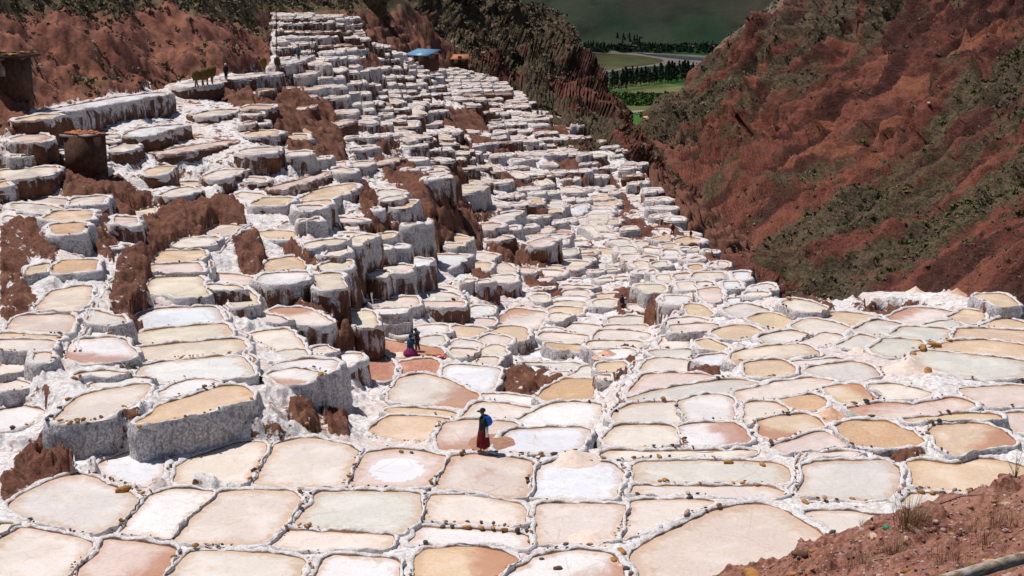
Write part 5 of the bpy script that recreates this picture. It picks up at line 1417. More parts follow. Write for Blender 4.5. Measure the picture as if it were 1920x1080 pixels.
o = link('cloud', mesh_np('cloud', V, Fc), cloudm); tag(o, 'broad cumulus cloud over the valley, above the view', kind='structure')
# ------------------------------------------------------------------ water channels
def channel(pts, w, label, cat='channel', mud=.1):
    P = np.array([hit(x, y) for x, y in pts]); P = resample_open(P, .5)
    for k in range(30): P[1:-1] = (P[:-2]+2*P[1:-1]+P[2:])/4
    t = np.gradient(P[:, :2], axis=0); t /= np.linalg.norm(t, axis=1)[:, None]; nn = np.stack([t[:, 1], -t[:, 0]], -1)
    P[:, :2] += nn*(fbm(np.c_[P[:, :2]*.35, P[:, :1]*0], 3)*.55)[:, None]
    prof = [(-1.9, -1.6, .9), (-1.3, .02, 1), (-.9, .16, 1), (-.55, .14, .6), (-.45, .03, 0), (0, .0, 0), (.45, .03, 0), (.55, .14, .6), (.9, .16, 1), (1.3, .02, 1), (1.9, -1.6, .9)]
    V = []; lf = []
    for a, b, l in prof:
        j = fbm(np.c_[P*1.4]+a, 2)*.25
        V.append(np.c_[P[:, :2]+nn*(w*(a+j))[:, None], P[:, 2]+b*.7-.02]); lf.append(np.full(len(P), l))
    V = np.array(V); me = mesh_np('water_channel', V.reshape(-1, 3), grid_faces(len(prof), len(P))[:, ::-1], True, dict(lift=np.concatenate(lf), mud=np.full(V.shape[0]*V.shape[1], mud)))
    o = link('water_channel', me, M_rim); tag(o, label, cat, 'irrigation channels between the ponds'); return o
def resample_open(P, seg):
    d = np.r_[0, np.cumsum(np.linalg.norm(np.diff(P, axis=0), axis=1))]; n = max(4, int(d[-1]/seg)); t = np.linspace(0, d[-1], n)
    return np.stack([np.interp(t, d, P[:, k]) for k in range(3)], -1)
channel([(462,422),(440,440),(418,462),(398,485),(393,515),(402,545),(408,565)], .15, 'upper brown water channel curving past the stacked tan ponds')
channel([(412,575),(430,600),(452,628),(466,655),(476,685),(486,708)], .15, 'lower brown water channel beside the ladder of ponds')
channel([(213,522),(190,552),(172,590),(155,622),(135,660)], .15, 'brown water channel down the white bank at left')
channel([(1248,592),(1235,615),(1222,640),(1205,668),(1188,695),(1170,722),(1160,745),(1150,770)], .15, 'salt crusted channel between the middle ponds and the right field')
channel([(1516,852),(1500,872),(1494,905),(1486,930)], .15, 'short reddish channel beside the pale grey square pond')
# ------------------------------------------------------------------ salt piles
def pile(px, py, wpx, c, label, ratio=.55):
    P = hit(px, py); D = P[1]; w = wpx*D/F/2; hgt = w*ratio*1.3; n = 28; rr = np.linspace(0, 1.5, 13)[::-1]; V = []
    an = np.arange(n)/n*2*np.pi
    for r in rr: V.append(np.stack([np.cos(an)*w*r*1.15, np.sin(an)*w*r*1.15, (hgt*(1-r)**1.25 if r < 1 else -hgt*.55*(r-1)*2)*np.ones(n)], -1))
    V = np.array(V); V[..., :2] *= (1+.10*fbm(V*(1.5/w)+px, 3))[..., None]; V[..., 2] += fbm(V*(3/w)+px, 3)*hgt*.05
    o = link('salt_pile', mesh_np('salt_pile', V.reshape(-1, 3), grid_faces(len(rr), n, True)), c, None, P); tag(o, label, 'salt pile'); return o
C_w, C_p, C_t = flat_mat('pile_white', (.78, .75, .74), .9, .1, 6), flat_mat('pile_cream', (.70, .56, .47), .9, .12, 5), flat_mat('pile_tan', (.62, .38, .26), .9, .18, 5)
PILES = [(1078,860,80,C_p,'cream salt heap at the foot of the short grey wall',.35),(1112,1012,86,C_p,'low cream salt heap on the pond edge at bottom centre',.25),(1558,782,62,C_t,'pinkish brown earth heap between two ochre ponds',.55),
 (1706,690,66,C_p,'pale pink salt heap beside the large grey pond at right',.5),(1716,549,34,C_p,'round salt heap on the far rim of the right field, left one',.6),(1794,551,32,C_t,'round salt heap on the far rim of the right field, right one',.6),
 
 (1137,664,34,C_t,'brown salt heap among the ponds right of the big white pond',.5),(335,158,14,C_w,'small white salt cone beside the canal',.7),(1018,300,14,C_w,'small white cone on the crowded terraces',.7),(780,208,24,C_p,'pink salt cone on the upper middle terraces',.5),
 (752,665,34,C_p,'wet cream salt heap in the red pond beside the workers',.18),(1612,655,26,C_p,'pink salt heap between ponds in the right field',.4),(1000,690,22,C_w,'white salt heap by the brown earth mound',.3),(572,246,16,C_t,'tan salt cone on the edge of the dark brown wall',.6),
 (925,828,60,flat_mat('pile_mud', (.36, .19, .13), .9, .2, 5),'flat brown mud heap right of the lone woman',.16)]
for a in PILES: pile(*a)
# ------------------------------------------------------------------ boulders and stones one can pick out
BL = [(232,912,38,0,'big ochre boulder at the corner of the front left ponds'),(248,682,22,2,'dark boulder at the corner of the white salt bed'),(228,685,14,2,'small dark stone beside the boulder on the salt bed'),(376,556,10,2,'dark stone on the front rim of the tan pond below the brown wall'),
 (1046,1062,24,1,'rust brown stone on the white flat at bottom centre'),(1166,1030,30,0,'flat ochre slab at the head of the white salt path'),(1150,1046,22,0,'second ochre slab beside the dark rocks at bottom centre'),(1174,1062,26,2,'dark rock at the end of the arched rim'),(1184,1086,18,0,'ochre stone below the dark rock at bottom centre'),
 (1016,1046,14,2,'dark stone on the rim at bottom centre'),(132,790,16,0,'ochre stone at the left end of the raised pond'),(164,792,14,1,'brown stone on the wall edge of the raised pond'),(190,780,16,1,'ochre brown stone on the grey wall top'),(178,784,12,2,'mossy stone on the grey wall top'),
 (262,796,20,0,'flat ochre stone at the left tip of the tan raised pond'),(472,746,14,0,'ochre stone at the right tip of the tan raised pond'),(140,706,16,0,'ochre stone on the white shelf at left'),(128,745,18,0,'ochre stone in the stone pile at left'),(112,762,14,1,'brown stone in the stone pile at left'),(95,778,16,2,'dark stone at the foot of the stone pile at left'),
 (318,855,14,0,'ochre stone topping the short dividing wall'),(320,870,12,1,'brown stone in the short dividing wall'),(574,792,16,0,'ochre stone on the brown slope left of centre'),(470,893,14,0,'ochre stone in the slanting rim of front ponds'),(487,862,12,0,'ochre stone higher in the slanting rim'),
 (665,868,12,0,'ochre stone in the rim of the ringed pond'),(655,890,14,0,'ochre stone low in the rim of the ringed pond'),(818,902,14,1,'brown stone in the rim right of the ringed pond'),(806,915,14,2,'dark stone low in the rim right of the ringed pond'),
 (752,845,16,2,'dark grey stone on the rim above the ringed pond'),(772,847,14,2,'second grey stone on the rim above the ringed pond'),(865,846,16,0,'ochre stone left of the lone woman'),(1104,863,20,1,'brown stone on the salt heap rim'),(1000,868,12,0,'ochre stone below the three pond corner'),
 (875,985,24,0,'largest ochre stone in the row of stones'),(902,986,20,0,'ochre stone in the row, second of the big ones'),(924,987,18,0,'ochre stone in the row, third of the big ones'),(946,990,22,0,'rust stone in the row, fourth of the big ones'),(970,990,22,2,'dark stone near the right end of the row'),(848,984,14,2,'dark stone left in the row of stones'),(830,985,14,2,'greenish stone left in the row of stones'),
 (992,1012,16,0,'ochre stone below the corner of the row'),(1366,863,26,0,'ochre stone on the long rim at right centre'),(1430,868,22,0,'flat ochre stone on the long rim'),(1375,903,14,0,'left of two ochre stones on the lower rim'),(1393,903,14,0,'right of two ochre stones on the lower rim'),(1421,907,14,0,'ochre stone at the right end of the lower rim'),
 (1293,930,18,2,'black stone on the rim above the arched pond'),(1510,938,24,0,'ochre stone below the pale grey square pond'),(1348,943,18,0,'ochre stone at the left foot of the arched salt path'),(1598,933,16,0,'ochre stone under the right part of the grey pond'),(1694,950,14,0,'ochre stone at the rim by the red bank'),
 (1726,918,20,0,'ochre stone at the front edge of the tan pond'),(1748,920,22,0,'second ochre stone at the front edge of the tan pond'),(1768,921,16,1,'third stone at the front edge of the tan pond'),(1786,923,14,0,'fourth stone at the front edge of the tan pond'),
 (1730,648,28,0,'ochre brown boulder on the rim of the right field'),(1752,642,30,1,'brown boulder beside it on the rim of the right field'),(1712,660,18,0,'ochre stone by the pink salt heap'),(1740,692,30,0,'ochre slab on the rim in front of the pink heap'),(1780,636,14,0,'small ochre stone on the far rim of the right field'),
 (1105,750,10,1,'small brown stone at the ridge'),(1340,572,14,3,'pale boulder at the tip near the ravine'),(1478,557,14,3,'pale boulder on the bank near the ravine'),(130,190,18,3,'pale boulder beside the salt canal'),(1742,192,14,3,'white boulder on the canyon hillside')]
for px, py, w, k, lb in BL:
    P = hit(px, py+w*.2); s = w*P[1]/F/2*.85; o = put_stone(None, (P[0], P[1], P[2]+s*.15), s, {0: 0, 1: 2, 2: 3, 3: 4}[k] if w < 30 else 0, 'boulder'); o.scale = (s*1.1, s*.85, s*.8); tag(o, lb, 'stone', 'stones on the pond rims')
# a loose scatter of bigger rocks in the ravine mouth
for k in range(16):
    px, py = random.uniform(1345, 1440), random.uniform(405, 500); P = hit(px, py)
    if P[1] > 1000: continue
    s = random.uniform(3, 8)*P[1]/F/2; o = put_stone(None, P, s, random.choice([3, 4, 2]), 'boulder'); tag(o, 'grey rock lying in the ravine mouth', 'stone', 'rocks in the ravine mouth')
# ------------------------------------------------------------------ people
SKIN = cm('skin', (.24, .13, .085), .6); HAIR = cm('black_hair', (.015, .012, .012), .5)
def skin_body(joints, edges, radii, name='body'):
    me = bpy.data.meshes.new(name); me.from_pydata([tuple(j) for j in joints], edges, []); o = bpy.data.objects.new(name, me); col.objects.link(o)
    m = o.modifiers.new('s', 'SKIN'); m2 = o.modifiers.new('u', 'SUBSURF'); m2.levels = 1; m2.render_levels = 1
    for v, r in zip(me.skin_vertices[0].data, radii): v.radius = (r, r)
    me.skin_vertices[0].data[0].use_root = True
    bpy.context.view_layer.update(); ev = o.evaluated_get(bpy.context.evaluated_depsgraph_get()); nm = bpy.data.meshes.new_from_object(ev); bpy.data.objects.remove(o); nm.name = name
    nm.polygons.foreach_set('use_smooth', np.ones(len(nm.polygons), bool)); return nm
def person(P, face, label, top, bottom, height=1.6, skirt=False, bend=0., hat=None, scarf=None, kneel=False, arms=None, group=None, step=.12, detail=True):
    """stands at P facing angle `face` (0 = towards the camera, -90 = left); local +x is forward, z up"""
    s = height/1.65; root = empty('person', P, R(face)-math.pi/2); root.scale = (s, s, s); tag(root, label, 'person', group)
    hip = .86 if not kneel else .42; b = bend
    def up(d, side=0, fwd=0): return np.array([math.sin(b)*d+fwd*math.cos(b), side, hip+math.cos(b)*d-fwd*math.sin(b)])
    J = [up(0), up(.20), up(.44), up(.53), up(.60, 0, .02), up(.70, 0, .02)]; Rr = [.13, .125, .13, .055, .085, .075]; Ed = [(0, 1), (1, 2), (2, 3), (3, 4), (4, 5)]
    for sd_ in (-1, 1):
        st_ = step*sd_; n0 = len(J)
        if kneel: J += [np.array([.05, .11*sd_, .36]), np.array([.34, .12*sd_, .12]), np.array([-.05, .13*sd_, .07]), np.array([-.15, .13*sd_, .05])]; Rr += [.11, .075, .05, .045]
        else: J += [np.array([0, .09*sd_, .80]), np.array([st_*.6+.03, .10*sd_, .46]), np.array([st_-.02, .10*sd_, .07]), np.array([st_+.13, .11*sd_, .035])]; Rr += [.095, .065, .042, .035]
        Ed += [(0, n0), (n0, n0+1), (n0+1, n0+2), (n0+2, n0+3)]
        n0 = len(J); a = (arms or {}).get(sd_, (.05, .02, -.10)); sh = up(.43, .17*sd_); el = sh+np.array([a[0]*.28*2, .05*sd_, -.26]) if not arms or sd_ not in arms else sh+np.array(a[:3])*.27
        ha = el+np.array([.10, 0, -.22]) if not arms or sd_ not in arms else el+np.array(a[3:6])*.26
        J += [sh, el, ha, ha+(ha-el)*.28]; Rr += [.055, .042, .032, .03]; Ed += [(2, n0), (n0, n0+1), (n0+1, n0+2), (n0+2, n0+3)]
    me = skin_body(J, Ed, Rr); link('body', me, SKIN, root)
    # jacket: torso shell and sleeves in one mesh
    c0, c1, c2_ = up(-.04), up(.22), up(.42); k3 = up(.50)
    Vt, Ft = loft([(c0[0], 0, c0[2]-.06, .17, .21), (c0[0], 0, c0[2], .165, .20), (c1[0], 0, c1[2], .15, .19), (c2_[0], 0, c2_[2], .145, .215), (k3[0], 0, k3[2], .09, .12), (k3[0], 0, k3[2]+.03, .06, .07)])
    Vs = [Vt]; F4 = [Ft[0]]; F3_ = [Ft[1]]; of = len(Vt)
    for q in (0, 1):
        n0 = 6+4+q*8; V_, F_ = tube([J[n0]+np.array([0, 0, .03]), J[n0+1], J[n0+1]*.15+J[n0+2]*.85], [.072, .056, .05], 8); Vs.append(V_); F4.append(F_[0]+of); F3_.append(F_[1]+of); of += len(V_)
    link('jacket', mesh_np('jacket', np.vstack(Vs), [np.vstack(F4), np.vstack(F3_)]), top, root)
    if skirt:
        zt = hip+.06; z0 = .20 if not kneel else .02; w0 = .25 if not kneel else .40
        add('skirt', loft([(0, 0, z0, w0, w0*1.05), (0, 0, z0+(zt-z0)*.35, w0*.93, w0*.96), (0, 0, z0+(zt-z0)*.75, .19, .22), (0, 0, zt, .15, .18)], 20, .07), bottom, root)
    else:
        Vs, F4, F3_, of = [], [], [], 0
        for q in (0, 1):
            n0 = 6+q*8; V_, F_ = tube([J[0]+np.array([0, (.07, -.07)[1-q]*1, .0]) if False else J[n0]+np.array([0, 0, .08]), J[n0+1], J[n0+2]], [.115, .085, .065], 8); Vs.append(V_); F4.append(F_[0]+of); F3_.append(F_[1]+of); of += len(V_)
        link('trousers', mesh_np('trousers', np.vstack(Vs), [np.vstack(F4), np.vstack(F3_)]), bottom, root)
    hd = up(.66, 0, .02)
    nose = add('nose', loft([(hd[0]+.085, 0, hd[2]-.035, .018, .018), (hd[0]+.08, 0, hd[2]+.01, .01, .01)], 6), SKIN, root)
    if hat:
        if scarf != 'brimless': add('hat', loft([(hd[0]+.05, 0, hd[2]+.035, .17, .12), (hd[0]+.04, 0, hd[2]+.05, .16, .115), (hd[0]-.01, 0, hd[2]+.055, .108, .10), (hd[0]-.01, 0, hd[2]+.12, .10, .095), (hd[0]-.01, 0, hd[2]+.155, .05, .05)]), hat, root)
        else: add('hat', loft([(hd[0]-.01, 0, hd[2]-.05, .115, .11), (hd[0]-.01, 0, hd[2]+.06, .118, .112), (hd[0]-.01, 0, hd[2]+.13, .09, .085), (hd[0]-.01, 0, hd[2]+.155, .04, .04)]), hat, root)
    else: add('hair', loft([(hd[0]-.03, 0, hd[2]-.06, .08, .085), (hd[0]-.02, 0, hd[2]+.03, .098, .095), (hd[0]-.01, 0, hd[2]+.10, .085, .08), (hd[0]-.01, 0, hd[2]+.125, .04, .04)]), HAIR, root)
    return root
DARK = cm('dark_cloth', (.018, .018, .022)); BLUE = cm('blue_cloth', (.01, .10, .42)); MAR = cm('maroon_cloth', (.12, .008, .010)); MAG = cm('magenta_cloth', (.22, .025, .11)); TEAL = cm('teal_cloth', (.01, .06, .10)); GREY = cm('grey_cloth', (.055, .045, .042)); WHT = cm('white_cloth', (.62, .58, .54)); STRAW = cm('straw_bundle', (.115, .070, .022)); TAN_ = cm('tan_cloth', (.20, .13, .07))
P = hit(906, 846)
w = person(P, -82, 'lone woman in dark cap, blue shawl and maroon skirt walking on the pond rim', DARK, MAR, 1.82, skirt=True, hat=DARK, arms={-1: (.25, 0, -1, .1, 0, -1), 1: (-.1, 0, -1, .1, 0, -1)})
Vb, Fb = loft([(-.17, .02, .98, .03, .05), (-.20, .02, 1.03, .10, .13), (-.22, .02, 1.15, .14, .17), (-.17, .02, 1.30, .14, .18), (-.08, .02, 1.39, .12, .17), (-.02, .02, 1.43, .05, .09)], 14, .04); add('shawl', (Vb, Fb), BLUE, w)
add('cloth', box(-.17, -.06, .17, .24, .62, 1.02), WHT, w)
Pm = hit(783, 658); person(Pm, -95, 'man in dark clothes standing in the red pond, leaning over', GREY, GREY, 1.50, bend=.18, hat=TEAL, scarf='brimless', arms={-1: (.8, 0, -.5, .9, 0, -.1), 1: (.7, 0, -.6, .9, 0, -.2)}, step=.10)
Pw = hit(769, 669); wk = person(Pw+np.array([0, .3, 0]), 165, 'crouching woman in magenta skirt with blue headcloth by the red pond', TEAL, MAG, 1.85, skirt=True, kneel=True, bend=.12, hat=TEAL, scarf='brimless', arms={-1: (.5, 0, -.7, .8, 0, -.4), 1: (.5, 0, -.7, .8, 0, -.4)})
# red basin and cloth left at the pond edge
Pb = hit(826, 671); o = add('basin', loft([(0, 0, 0, .16, .16), (0, 0, .02, .22, .22), (0, 0, .14, .32, .32), (0, 0, .15, .33, .33), (0, 0, .13, .29, .29), (0, 0, .05, .20, .20)], 20), cm('red_plastic', (.45, .06, .03), .4), None, True, Pb); tag(o, 'orange red basin on the pond rim beside the workers', 'basin')
Pb = hit(813, 667); o = add('board', box(-.5, .5, -.10, .10, 0, .05), cm('orange_wood', (.50, .20, .10)), None, False, Pb+np.array([0, 0, .05])); o.rotation_euler = (0, .05, -.3); tag(o, 'orange board lying beside the red basin', 'board')
def bundle(P, h, label, seed):
    r = np.random.default_rng(seed); V, Fc = loft([(0, 0, .0, .10, .12), (0, 0, .06, .30, .30), (0, 0, .35, .40, .36), (0, 0, .70, .42, .36), (0, 0, .95, .33, .30), (0, 0, 1.08, .12, .12)], 16, .03, seed)
    V = V*(1+.14*fbm(V*4+seed, 3))[:, None]; o = add('straw_bundle', (V, Fc), STRAW, None, True, P+np.array([0, 0, h])); o.rotation_euler = (r.uniform(-.15, .15), r.uniform(-.15, .15), r.uniform(0, 6)); tag(o, label, 'bundle', 'brown bundles on the porters')
    return o
for k, (px, py, lb) in enumerate([(369,165,'leftmost porter bent under a brown bundle on the canal path'),(381,163,'second porter from the left under a brown bundle'),(389,160,'third porter from the left under a brown bundle'),(398,157,'fourth porter, rightmost of the close group on the path'),(495,138,'porter walking behind the dark man toward the pole'),(521,134,'tall loaded porter at the foot of the pole')]):
    P = hit(px, py); person(P, -70+20*k, lb, TAN_, TAN_, 1.6, bend=.5, step=.16, hat=STRAW, scarf='brimless', group='porters on the canal path'); b = bundle(P+np.array([0, -.02, 0]), .72, ['bundle on the leftmost porter', 'bundle on the second porter from the left', 'bundle on the third porter from the left', 'bundle on the fourth porter from the left', 'bundle on the porter behind the dark man', 'bundle on the porter at the pole foot'][k], k)
P = hit(424, 149); person(P, 180, 'man in black with a pale cap standing on the canal path', DARK, DARK, 1.68, hat=WHT, scarf='brimless')
P = hit(560, 112); person(P, 180, 'person in a blue hooded jacket on the upper path', cm('jacket_blue', (.03, .10, .17)), DARK, 1.68, hat=cm('jacket_blue', (.03, .10, .17)), scarf='brimless')
P = hit(592, 103); person(P, 170, 'person in grey blue behind the blue hooded one', cm('jacket_grey', (.09, .10, .13)), GREY, 1.66)
P = hit(586, 99); person(P, 20, 'person with light top at the bend of the upper path', WHT, GREY, 1.6)
P = hit(1008, 215); person(P, 0, 'distant worker in blue crouching at the terrace edge', BLUE, DARK, 1.5, kneel=True)
P = hit(1015, 215); person(P, 30, 'distant worker in white crouching at the terrace edge', WHT, DARK, 1.4, kneel=True)
P = hit(1166, 573); person(P, 20, 'crouching worker in dark purple beside a pond corner', cm('purple_cloth', (.05, .02, .06)), DARK, 1.25, kneel=True)
P = hit(1172, 577); person(P, -30, 'crouching worker in white beside a pond corner', WHT, GREY, 1.15, kneel=True, hat=WHT)
P = hit(1261, 441); person(P, 0, 'worker in dark red standing on the last terraces by the ravine', MAR, DARK, 1.35)
P = hit(1295, 447); person(P, 0, 'small maroon clad worker bending by the ravine edge', MAR, MAR, 1.0, bend=.4)
# ------------------------------------------------------------------ huts
ADO = flat_mat('adobe_wall', (.075, .036, .025), .95, .35, 2.5); TILE = flat_mat('clay_tile', (.42, .15, .07), .9, .35, 4.); SLAB = flat_mat('grey_slab', (.30, .25, .23), .9, .2, 3.); WOOD = flat_mat('dark_wood', (.05, .03, .02), .9, .3, 5.)
base = hit(190, 318); DH = base[1]-1.2; P0 = at_D(165, 250, DH)
rt = empty('adobe_hut', (P0[0], P0[1], P0[2]-2.65), R(-30)); rt.scale = (.85, .85, .9); tag(rt, 'dark adobe hut with broken clay tile roof on the slope at left', 'hut')
add('wall', box(-3.1, 0, 0, 2.0, -1.0, 2.55), ADO, rt, False); add('roof', box(-3.35, .2, -.2, 2.2, 2.55, 2.68), WOOD, rt, False)
add('slab', box(-.95, .1, -.22, .85, 2.683, 2.75), SLAB, rt, False); add('fascia', box(-3.3, -1.1, -.26, -.202, 2.50, 2.70), SLAB, rt, False)
for r_ in range(4):
    for c_ in range(9):
        if random.random() < .15: continue
        x0 = -3.25+c_*.38; y0 = -.1+r_*.55
        if x0 > -1.2 and y0 < .8: continue
        an_ = np.linspace(0, np.pi, 5); pr = np.stack([np.cos(an_)*.17, np.zeros(5), np.sin(an_)*.09], -1); V = np.vstack([pr, pr+[0, .55, .02], pr*[.85, 1, .8], pr*[.85, 1, .8]+[0, .55, .02]]); f = np.vstack([grid_faces(2, 5), grid_faces(2, 5)[:, ::-1]+10])
        o = add('tile', (V, [f]), TILE, rt, False, (x0, y0, 2.70+random.uniform(0, .08))); o.rotation_euler = (random.uniform(-.12, .12), random.uniform(-.15, .15), random.uniform(-.25, .25))
base = hit(22, 162); P0 = at_D(22, 112, base[1]-2.2); rt = empty('stone_hut', (P0[0], P0[1], P0[2]-2.9), R(-12)); tag(rt, 'half seen dark earth hut with flat rubble roof at the left edge', 'hut')
add('wall', box(-4.2, .2, 0, 2.6, -1.2, 3.0), ADO, rt, False); add('roof', box(-4.4, .9, -.5, 3.0, 3.0, 3.22), WOOD, rt, False); add('window_opening', box(-1.4, -.7, -.05, .05, 1.5, 2.3), SLAB, rt, False)
for k in range(26): put_stone(rt, (random.uniform(-4.2, .8), random.uniform(-.4, 2.8), 3.3), random.uniform(.12, .32), random.choice([1, 2, 7, 11]), 'stone')
ROOFB = flat_mat('blue_tin', (.13, .28, .46), .45, .2, 1.5, .4); ROOFO = flat_mat('orange_tile_far', (.42, .16, .08), .9, .15, 1.5)
def shed(px, py, D, wx, wy, h, rz, roofm, label, cat='shed'):
    P = hit(px, py); P = P*(1-3./P[1]); print('shed', P); rt = empty('shed', P, rz); tag(rt, label, cat)
    add('wall', box(-wx/2, wx/2, -wy/2, wy/2, -1.5, h), ADO, rt, False)
    V = np.array([(-wx/2-.3, -wy/2-.3, h-.1), (wx/2+.3, -wy/2-.3, h-.1), (wx/2+.3, wy/2+.3, h+.9), (-wx/2-.3, wy/2+.3, h+.9)]); V = np.vstack([V, V+[0, 0, .12]])
    add('roof', (V, [np.array([(3, 2, 1, 0), (4, 5, 6, 7), (0, 1, 5, 4), (1, 2, 6, 5), (2, 3, 7, 6), (3, 0, 4, 7)])]), roofm, rt, False)
    add('door', box(-.5, .5, -wy/2-.06, -wy/2+.02, 0, 2.0), WOOD, rt, False); return rt
shed(792, 119, 372, 5.4, 4.6, 1.9, R(-32), ROOFB, 'shed with a bright blue tin roof where the terraces end')
shed(862, 119, 378, 4.2, 2.4, 1.2, R(3), ROOFO, 'small shed with an orange tiled roof right of the blue one')
WALLV = flat_mat('pale_house_wall', (.42, .36, .32), .9, .15, .3)
for k, (px, py, s_) in enumerate([(1236,82,9),(1243,80,10),(1249,79,11),(1251,84,10),(1258,83,9),(1260,91,9),(1246,87,8),(1181,85,9),(1187,89,10),(1300,90,7),(1340,90,7),(1228,86,7)]):
    P = vp(px, py); rt = empty('house', P, random.uniform(0, 3)); tag(rt, f'tiny pale house of the valley hamlet', 'house', 'houses of the hamlet in the valley')
    add('wall', box(-s_, s_, -s_*.5, s_*.5, -1, 5), WALLV, rt, False); V = np.array([(-s_-1, -s_*.5-1, 5), (s_+1, -s_*.5-1, 5), (s_+1, s_*.5+1, 5), (-s_-1, s_*.5+1, 5), (-s_-1, 0, 8), (s_+1, 0, 8)], float)
    add('roof', (V, [np.array([(0, 1, 5, 4), (2, 3, 4, 5)]), np.array([(0, 4, 3), (1, 2, 5)])]), SLAB if k % 3 else ROOFO, rt, False)
P = hit(1215, 225); rt = empty('house', P, .3); rt.scale = (.3,.3,.3); tag(rt, 'lone house with a pale orange roof at the canyon mouth', 'house'); add('wall', box(-4, 4, -2.5, 2.5, -2, 2.6), WALLV, rt, False)
V = np.array([(-4.5, -3, 2.5), (4.5, -3, 2.5), (4.5, 3, 2.5), (-4.5, 3, 2.5), (-4.5, 0, 4.2), (4.5, 0, 4.2)], float); add('roof', (V, [np.array([(0, 1, 5, 4), (2, 3, 4, 5)]), np.array([(0, 4, 3), (1, 2, 5)])]), cm('pale_orange_roof', (.55, .28, .16)), rt, False)
# ------------------------------------------------------------------ poles
for px, py, top, r_, lb in [(519, 112, -70, .065, 'tall wooden utility pole at the end of the canal path'), (492, 26, -40, .06, 'second utility pole on the red bank behind'), (636, 30, -40, .05, 'thin distant pole above the top terraces')]:
    P = hit(px, py); tp = at_D(px-3, top, P[1]); rt = empty('utility_pole', P); tag(rt, lb, 'pole')
    add('shaft', tube([np.array([0, 0, -.5]), tp-P], [r_, r_*.7], 8), WOOD, rt); h_ = (tp-P)[2]
    add('crossarm', box(-.9, .9, -.06, .06, h_-.6, h_-.48), WOOD, rt, False)
# ------------------------------------------------------------------ the near red bank with the rail
MB = [(1250,1110,13.2),(1500,1012,13.4),(1640,960,13.6),(1780,928,13.4),(1920,893,13.2),(2080,860,13),(1400,1200,9.6),(1600,1220,8.3),(1920,1220,7.2),(2080,1220,7),(1600,1080,10.6),(1450,1080,11.6),(1800,1000,11.1),(1920,1000,10.4),(1920,1080,8.9),(1750,1080,9.6)]
FB = field(D=MB, reg=3e-3); SB = [(1180,1130),(1260,1110),(1330,1080),(1400,1062),(1480,1040),(1500,1015),(1560,1004),(1620,985),(1650,965),(1700,962),(1740,945),(1790,930),(1850,915),(1880,896),(1930,892),(2100,850)]
nx, ny = 420, 260
gx = np.linspace(1180, 2090, nx)[None]*np.ones((ny, 1)); v_ = (np.linspace(0, 1, ny)**1.2)[:, None]; s0 = np.interp(gx, [a for a, b in SB], [b for a, b in SB])+noise(np.stack([gx*.02, gx*0, gx*0], -1))*9+noise(np.stack([gx*.07, gx*0, gx*0], -1))*5
gy = s0 + v_*(1260-s0); P = at_D(gx, gy, np.exp(FB(gx, gy)))
fade = smooth(0, .04, v_)
P[..., 2] += (fbm(P*1.1, 4)*.16*fade + fbm(P*3.3, 4)*.075*(.4+.6*fade) + np.abs(fbm(P*8., 3))*.03)
back = []
for k in range(7, 0, -1): back.append(P[0]+np.stack([np.full(nx, 0), np.full(nx, .22*k), np.full(nx, -.50*k)], -1)+noise(P[0]*1.5+k)[:, None]*.05)
PB = np.concatenate([np.array(back), P], 0)
mb = NT('red_bank_soil', .95, .15); a1 = mb.noise(2.2, 6, .68); a2 = mb.noise(14., 5, .72); a3 = mb.noise(.7, 4, .6, off=(5, 5, 5)); vv = mb.voro(16.); v2 = mb.voro(7., mb.scale(mb.pos, 1., (3, 3, 3)))
c = mb.mix(mb.ramp(a2, .32, .68), (.15, .058, .040), (.37, .175, .125)); c = mb.mix(mb.ramp(a1, .52, .7, 0, .8), c, (.11, .048, .036)); c = mb.mix(mb.ramp(a3, .5, .7, 0, .5), c, (.42, .22, .16))
c = mb.mix(mb.math('MULTIPLY', mb.ramp(vv, .22, .15), mb.ramp(a1, .45, .6)), c, (.50, .38, .33)); c = mb.mix(mb.math('MULTIPLY', mb.ramp(v2, .16, .10), mb.ramp(a3, .45, .6)), c, (.30, .22, .19))
M_bank2 = mb.done(c, mb.bump(a2, .9, .03, mb.bump(a1, .7, .08)))
o = link('near_bank', mesh_np('near_bank', PB.reshape(-1, 3), grid_faces(ny+7, nx)[:, ::-1]), M_bank2); tag(o, 'crumbly red earth bank with gravel under the viewpoint', kind='structure')
def bank_pt(x, y):
    s_ = np.interp(x, [a for a, b in SB], [b for a, b in SB]); v = max(0, (y-s_)/(1260-s_))**(1/1.2); i = int(np.clip((x-1180)/910*(nx-1), 0, nx-1)); j = int(np.clip(v*(ny-1), 0, ny-1)); return P[j, i]
r = np.random.default_rng(12); big_rocks = [(1545,1048,26,0,'ochre rock'),(1590,1032,12,0,'orange stone'),(1420,1075,60,0,'long ochre rock'),(1893,660+250,30,1,'dark stone'),(1780,1040,12,4,''),(1712,1005,12,4,''),(1640,1022,14,4,'')]
pv, pf, pm, of = [], [], [], 0
sv = [np.empty(len(m.vertices)*3, np.float32) for m in stones[6:]]
for m, a in zip(stones[6:], sv): m.vertices.foreach_get('co', a)
sf = [np.array([tuple(q.vertices) for q in m.polygons]) for m in stones[6:]]
